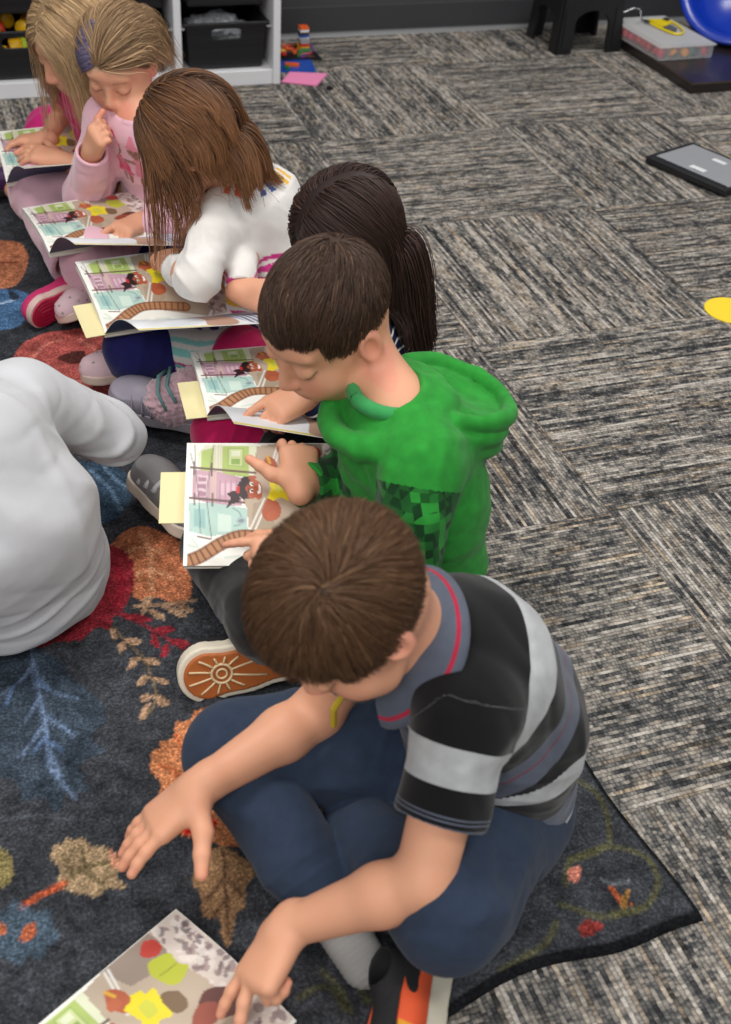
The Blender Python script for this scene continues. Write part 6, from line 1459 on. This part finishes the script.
def girl_fuchsia():
    fu = srgb(208, 26, 110); neck = V3(-1.325, -.475, .395); lat = nrm(V3(.35, -.93, 0)); pel = V3(-1.255, -.38, .105)
    hf = head_frame(at(74, 38, .50), (-.80, -.30, -.50), (-.42, -.15, .88), 1.0)
    J = kid(dict(id='girl1', label='blonde girl in a fuchsia short-sleeved top, farthest along the row of children', res=.0034, pel=pel, neck=neck, lat=lat, head=hf, slouch=.03, brow=srgb(160, 120, 88), scalp=srgb(200, 164, 132),
        wrL=at(60, 160, .215), wrR=at(46, 140, .22), poleL=(.35, -.5, -.8), poleR=(.2, .8, -.5),
        hL=dict(to=at(30, 152, .225), up=(-.1, -.2, .95), curls=((10, 15, 10), (14, 18, 10), (18, 20, 12), (24, 20, 12)), thumb=(50, 0, 0)),
        hR=dict(to=at(25, 140, .22), up=(-.1, .2, .95), curls=((20, 20, 10),) * 4),
        knL=at(48, 178, .105), anL=at(20, 160, .05), knR=at(50, 130, .13), anR=at(14, 190, .05),
        top=dict(name='fuchsia_top', mat=cloth('fuchsia jersey', fu, fuzz=.2), long=False, slen=.035, r=(.096, .09, .084, .05), sr=(.043, .038, .03)),
        bottom=dict(name='leggings', mat=cloth('fuchsia leggings', srgb(190, 22, 108), fuzz=.2), r=(.070, .056, .036), cutR=.8)))
    root = J['root']; fr = shoe_frame(at(24, 186, .04), at(-18, 192, .04), V3(-.1, -.2, 1)); fr = Fr(fr.o, fr.R, .95)
    shoe(root, fr, plain('dark purple glitter', srgb(74, 40, 84), .35), plain('black shoe sole', srgb(40, 36, 40), .6), hi=.05, label='dark purple shoe')
    # the printed hem of a skirt over the near knee
    m = M('printed hem', .85); v_ = m.n('TexVoronoi'); m.l(m.obj(), v_.inputs[0]); v_.inputs['Scale'].default_value = 46; m.base(m.ramp(v_.outputs[0], [(0, srgb(236, 190, 60)), (.16, srgb(90, 110, 170)), (.26, srgb(236, 232, 232)), (1, srgb(240, 238, 240))]))
    f = Field(J['hipL'] - .2, J['hipL'] + .22, .0035); a_ = lerp(J['hipL'], J['knL'], .30); b_ = lerp(J['hipL'], J['knL'], .72); f.cap(a_, b_, .082, .070, 0); cutslab(f, b_, nrm(b_ - a_), .062); a2 = lerp(J['hipR'], J['knR'], .3); V, F = f.mesh(); V[:, 2] = np.maximum(V[:, 2], .0165); mk('skirt_hem', V, F, m.m, root)
    long_hair(J, 'hair', srgb(186, 154, 116), n=8000, length=(.16, .30), part=.0, seed=51, rad=(.0007, .0011), streak=(srgb(214, 184, 140), .2), behind=.1, sidew=.9, lift=(.003, .014), var=.15)
def child_white():
    ps=0; wt = srgb(194, 195, 199); neck = V3(-1.735, -1.765, .372); lat = nrm(V3(-.96, -.28, 0)); pel = V3(-1.655, -1.83, .10)
    hf = head_frame(V3(-1.84, -1.72, .465), (-.6, .7, -.4), (-.3, .3, .9), 1.0)
    J = kid(dict(id='white', ps=.88, label='child in a white long-sleeved top seen from behind at the left edge', res=.0034, pel=pel, neck=neck, lat=lat, head=hf, slouch=.055, sw=.115, dR=(.02, .01, .0),
        wrR=V3(-1.60, -1.57, .21), wrL=V3(-1.86, -1.66, .22), poleR=(.9, -.1, -.45), poleL=(-.8, -.3, -.4),
        hR=dict(to=V3(-1.68, -1.52, .19), up=(.3, .2, .9)), hL=dict(to=V3(-1.80, -1.58, .2), up=(-.2, .2, .9)),
        knR=V3(-1.60, -1.60, .10), anR=V3(-1.76, -1.55, .06), knL=V3(-1.92, -1.74, .12), anL=V3(-1.74, -1.60, .06),
        top=dict(name='long_sleeved_top', mat=cloth('white cotton jersey', wt, fuzz=.3, var=.03), r=(.120, .114, .104, .058), sr=(.054, .048, .036), hem=-.048, hemn=(0, 0, -1), amp=1.3),
        bottom=dict(name='trousers', mat=cloth('khaki trousers', srgb(150, 138, 112), fuzz=.2), r=(.08, .06, .042))))
    for h_, t_ in ((V3(-1.68, -1.55, .05), V3(-1.83, -1.50, .045)), (V3(-1.76, -1.60, .05), V3(-1.60, -1.53, .045))):
        fr = shoe_frame(h_, t_, V3(0, -.3, 1)); shoe(J['root'], Fr(fr.o, fr.R, .95), plain('grey canvas', srgb(110, 112, 118), .8), plain('white canvas shoe sole', srgb(220, 218, 212), .6), hi=.05)
    r = np.random.default_rng(2); ok = lambda p: hairline(p, .052, -.062, -.022); roots = scalp_pts(2500, r, ok); crown = CR_C + CR_R * nrm(V3(.1, -.5, .8))
    fl = lambda q, L: (q - crown) / (np.linalg.norm(q - crown, axis=1)[:, None] + .004)
    S = grow(hf, roots, fl, r.uniform(.03, .05, 2500), step=.005, grav=lambda L: .1, lift=(.003, .010), M_=7, seed=2); cV, cF = hair_cap(hf, .003, ok)
    tubes(S, r.uniform(.0010, .0015, len(S)), hair_cols(S, hf, srgb(96, 70, 48), r), 'hair', J['root'], HAIR, base=(cV, cF, np.ones((len(cV), 3)) * np.array(srgb(60, 44, 32))))
for id_, fn_ in (('girl4', girl_navy), ('girl3', girl_auburn), ('girl2', girl_pink), ('girl1', girl_fuchsia), ('white', child_white)):
    if want(id_): fn_()
if want('books') or not ONLY:
    BL = at(183, 566, .165); book('open picture book in the lap of the boy in green, both pages lying flat', BL, zsolve(187, 443, BL, .205, .17, .32), V3(.98, -.18, .05), flap=(.22, .64, .19))
    def vbook(label, bl, zb, tl, top, outer, flap=None, out2=None, zt=(.10, .30), zn=(.19, .33), curl=.014, Ln=.19):
        BL = at(*bl, zb); TL = zsolve(*tl, BL, .205, *zt); T2 = at(*top, TL[2]); nr = zsolve(*outer, BL, Ln, *zn)
        if ONLY: print(label, BL, TL, T2, nr)
        book(label, BL, TL, T2 - TL, near=nr, near2=None if out2 is None else at(*out2, nr[2]), flap=flap, curl=curl)
    vbook('open picture book on the lap of the girl in the striped navy top', (207, 412), .20, (190, 352), (285, 347), (234, 423), out2=(321, 437), flap=(.42, 1.0, .17))
    vbook('open picture book held by the girl with long auburn hair', (105, 331), .20, (75, 262), (154, 246), (139, 330), out2=(244, 324), flap=(.55, 1.0, .17))
    vbook('open picture book on the lap of the girl in the pink tracksuit', (49, 250), .20, (22, 208), (118, 198), (75, 244), out2=(162, 245))
    vbook('open picture book at the left edge, before the girl in the fuchsia top', (6, 180), .18, (-6, 132), (52, 132), (24, 168), curl=.01)
    TR = at(175, 908, .031); BR = TR + nrm(at(300, 1024, .031) - TR) * PBM; ad = nrm(at(38, 1024, .031) - TR)
    TL = TR + ad * PA * PBM; BL = BR + ad * PA * PBM
    book('open picture book lying on the rug under the striped-shirt boy\'s pointing finger', BL, TL, -ad)
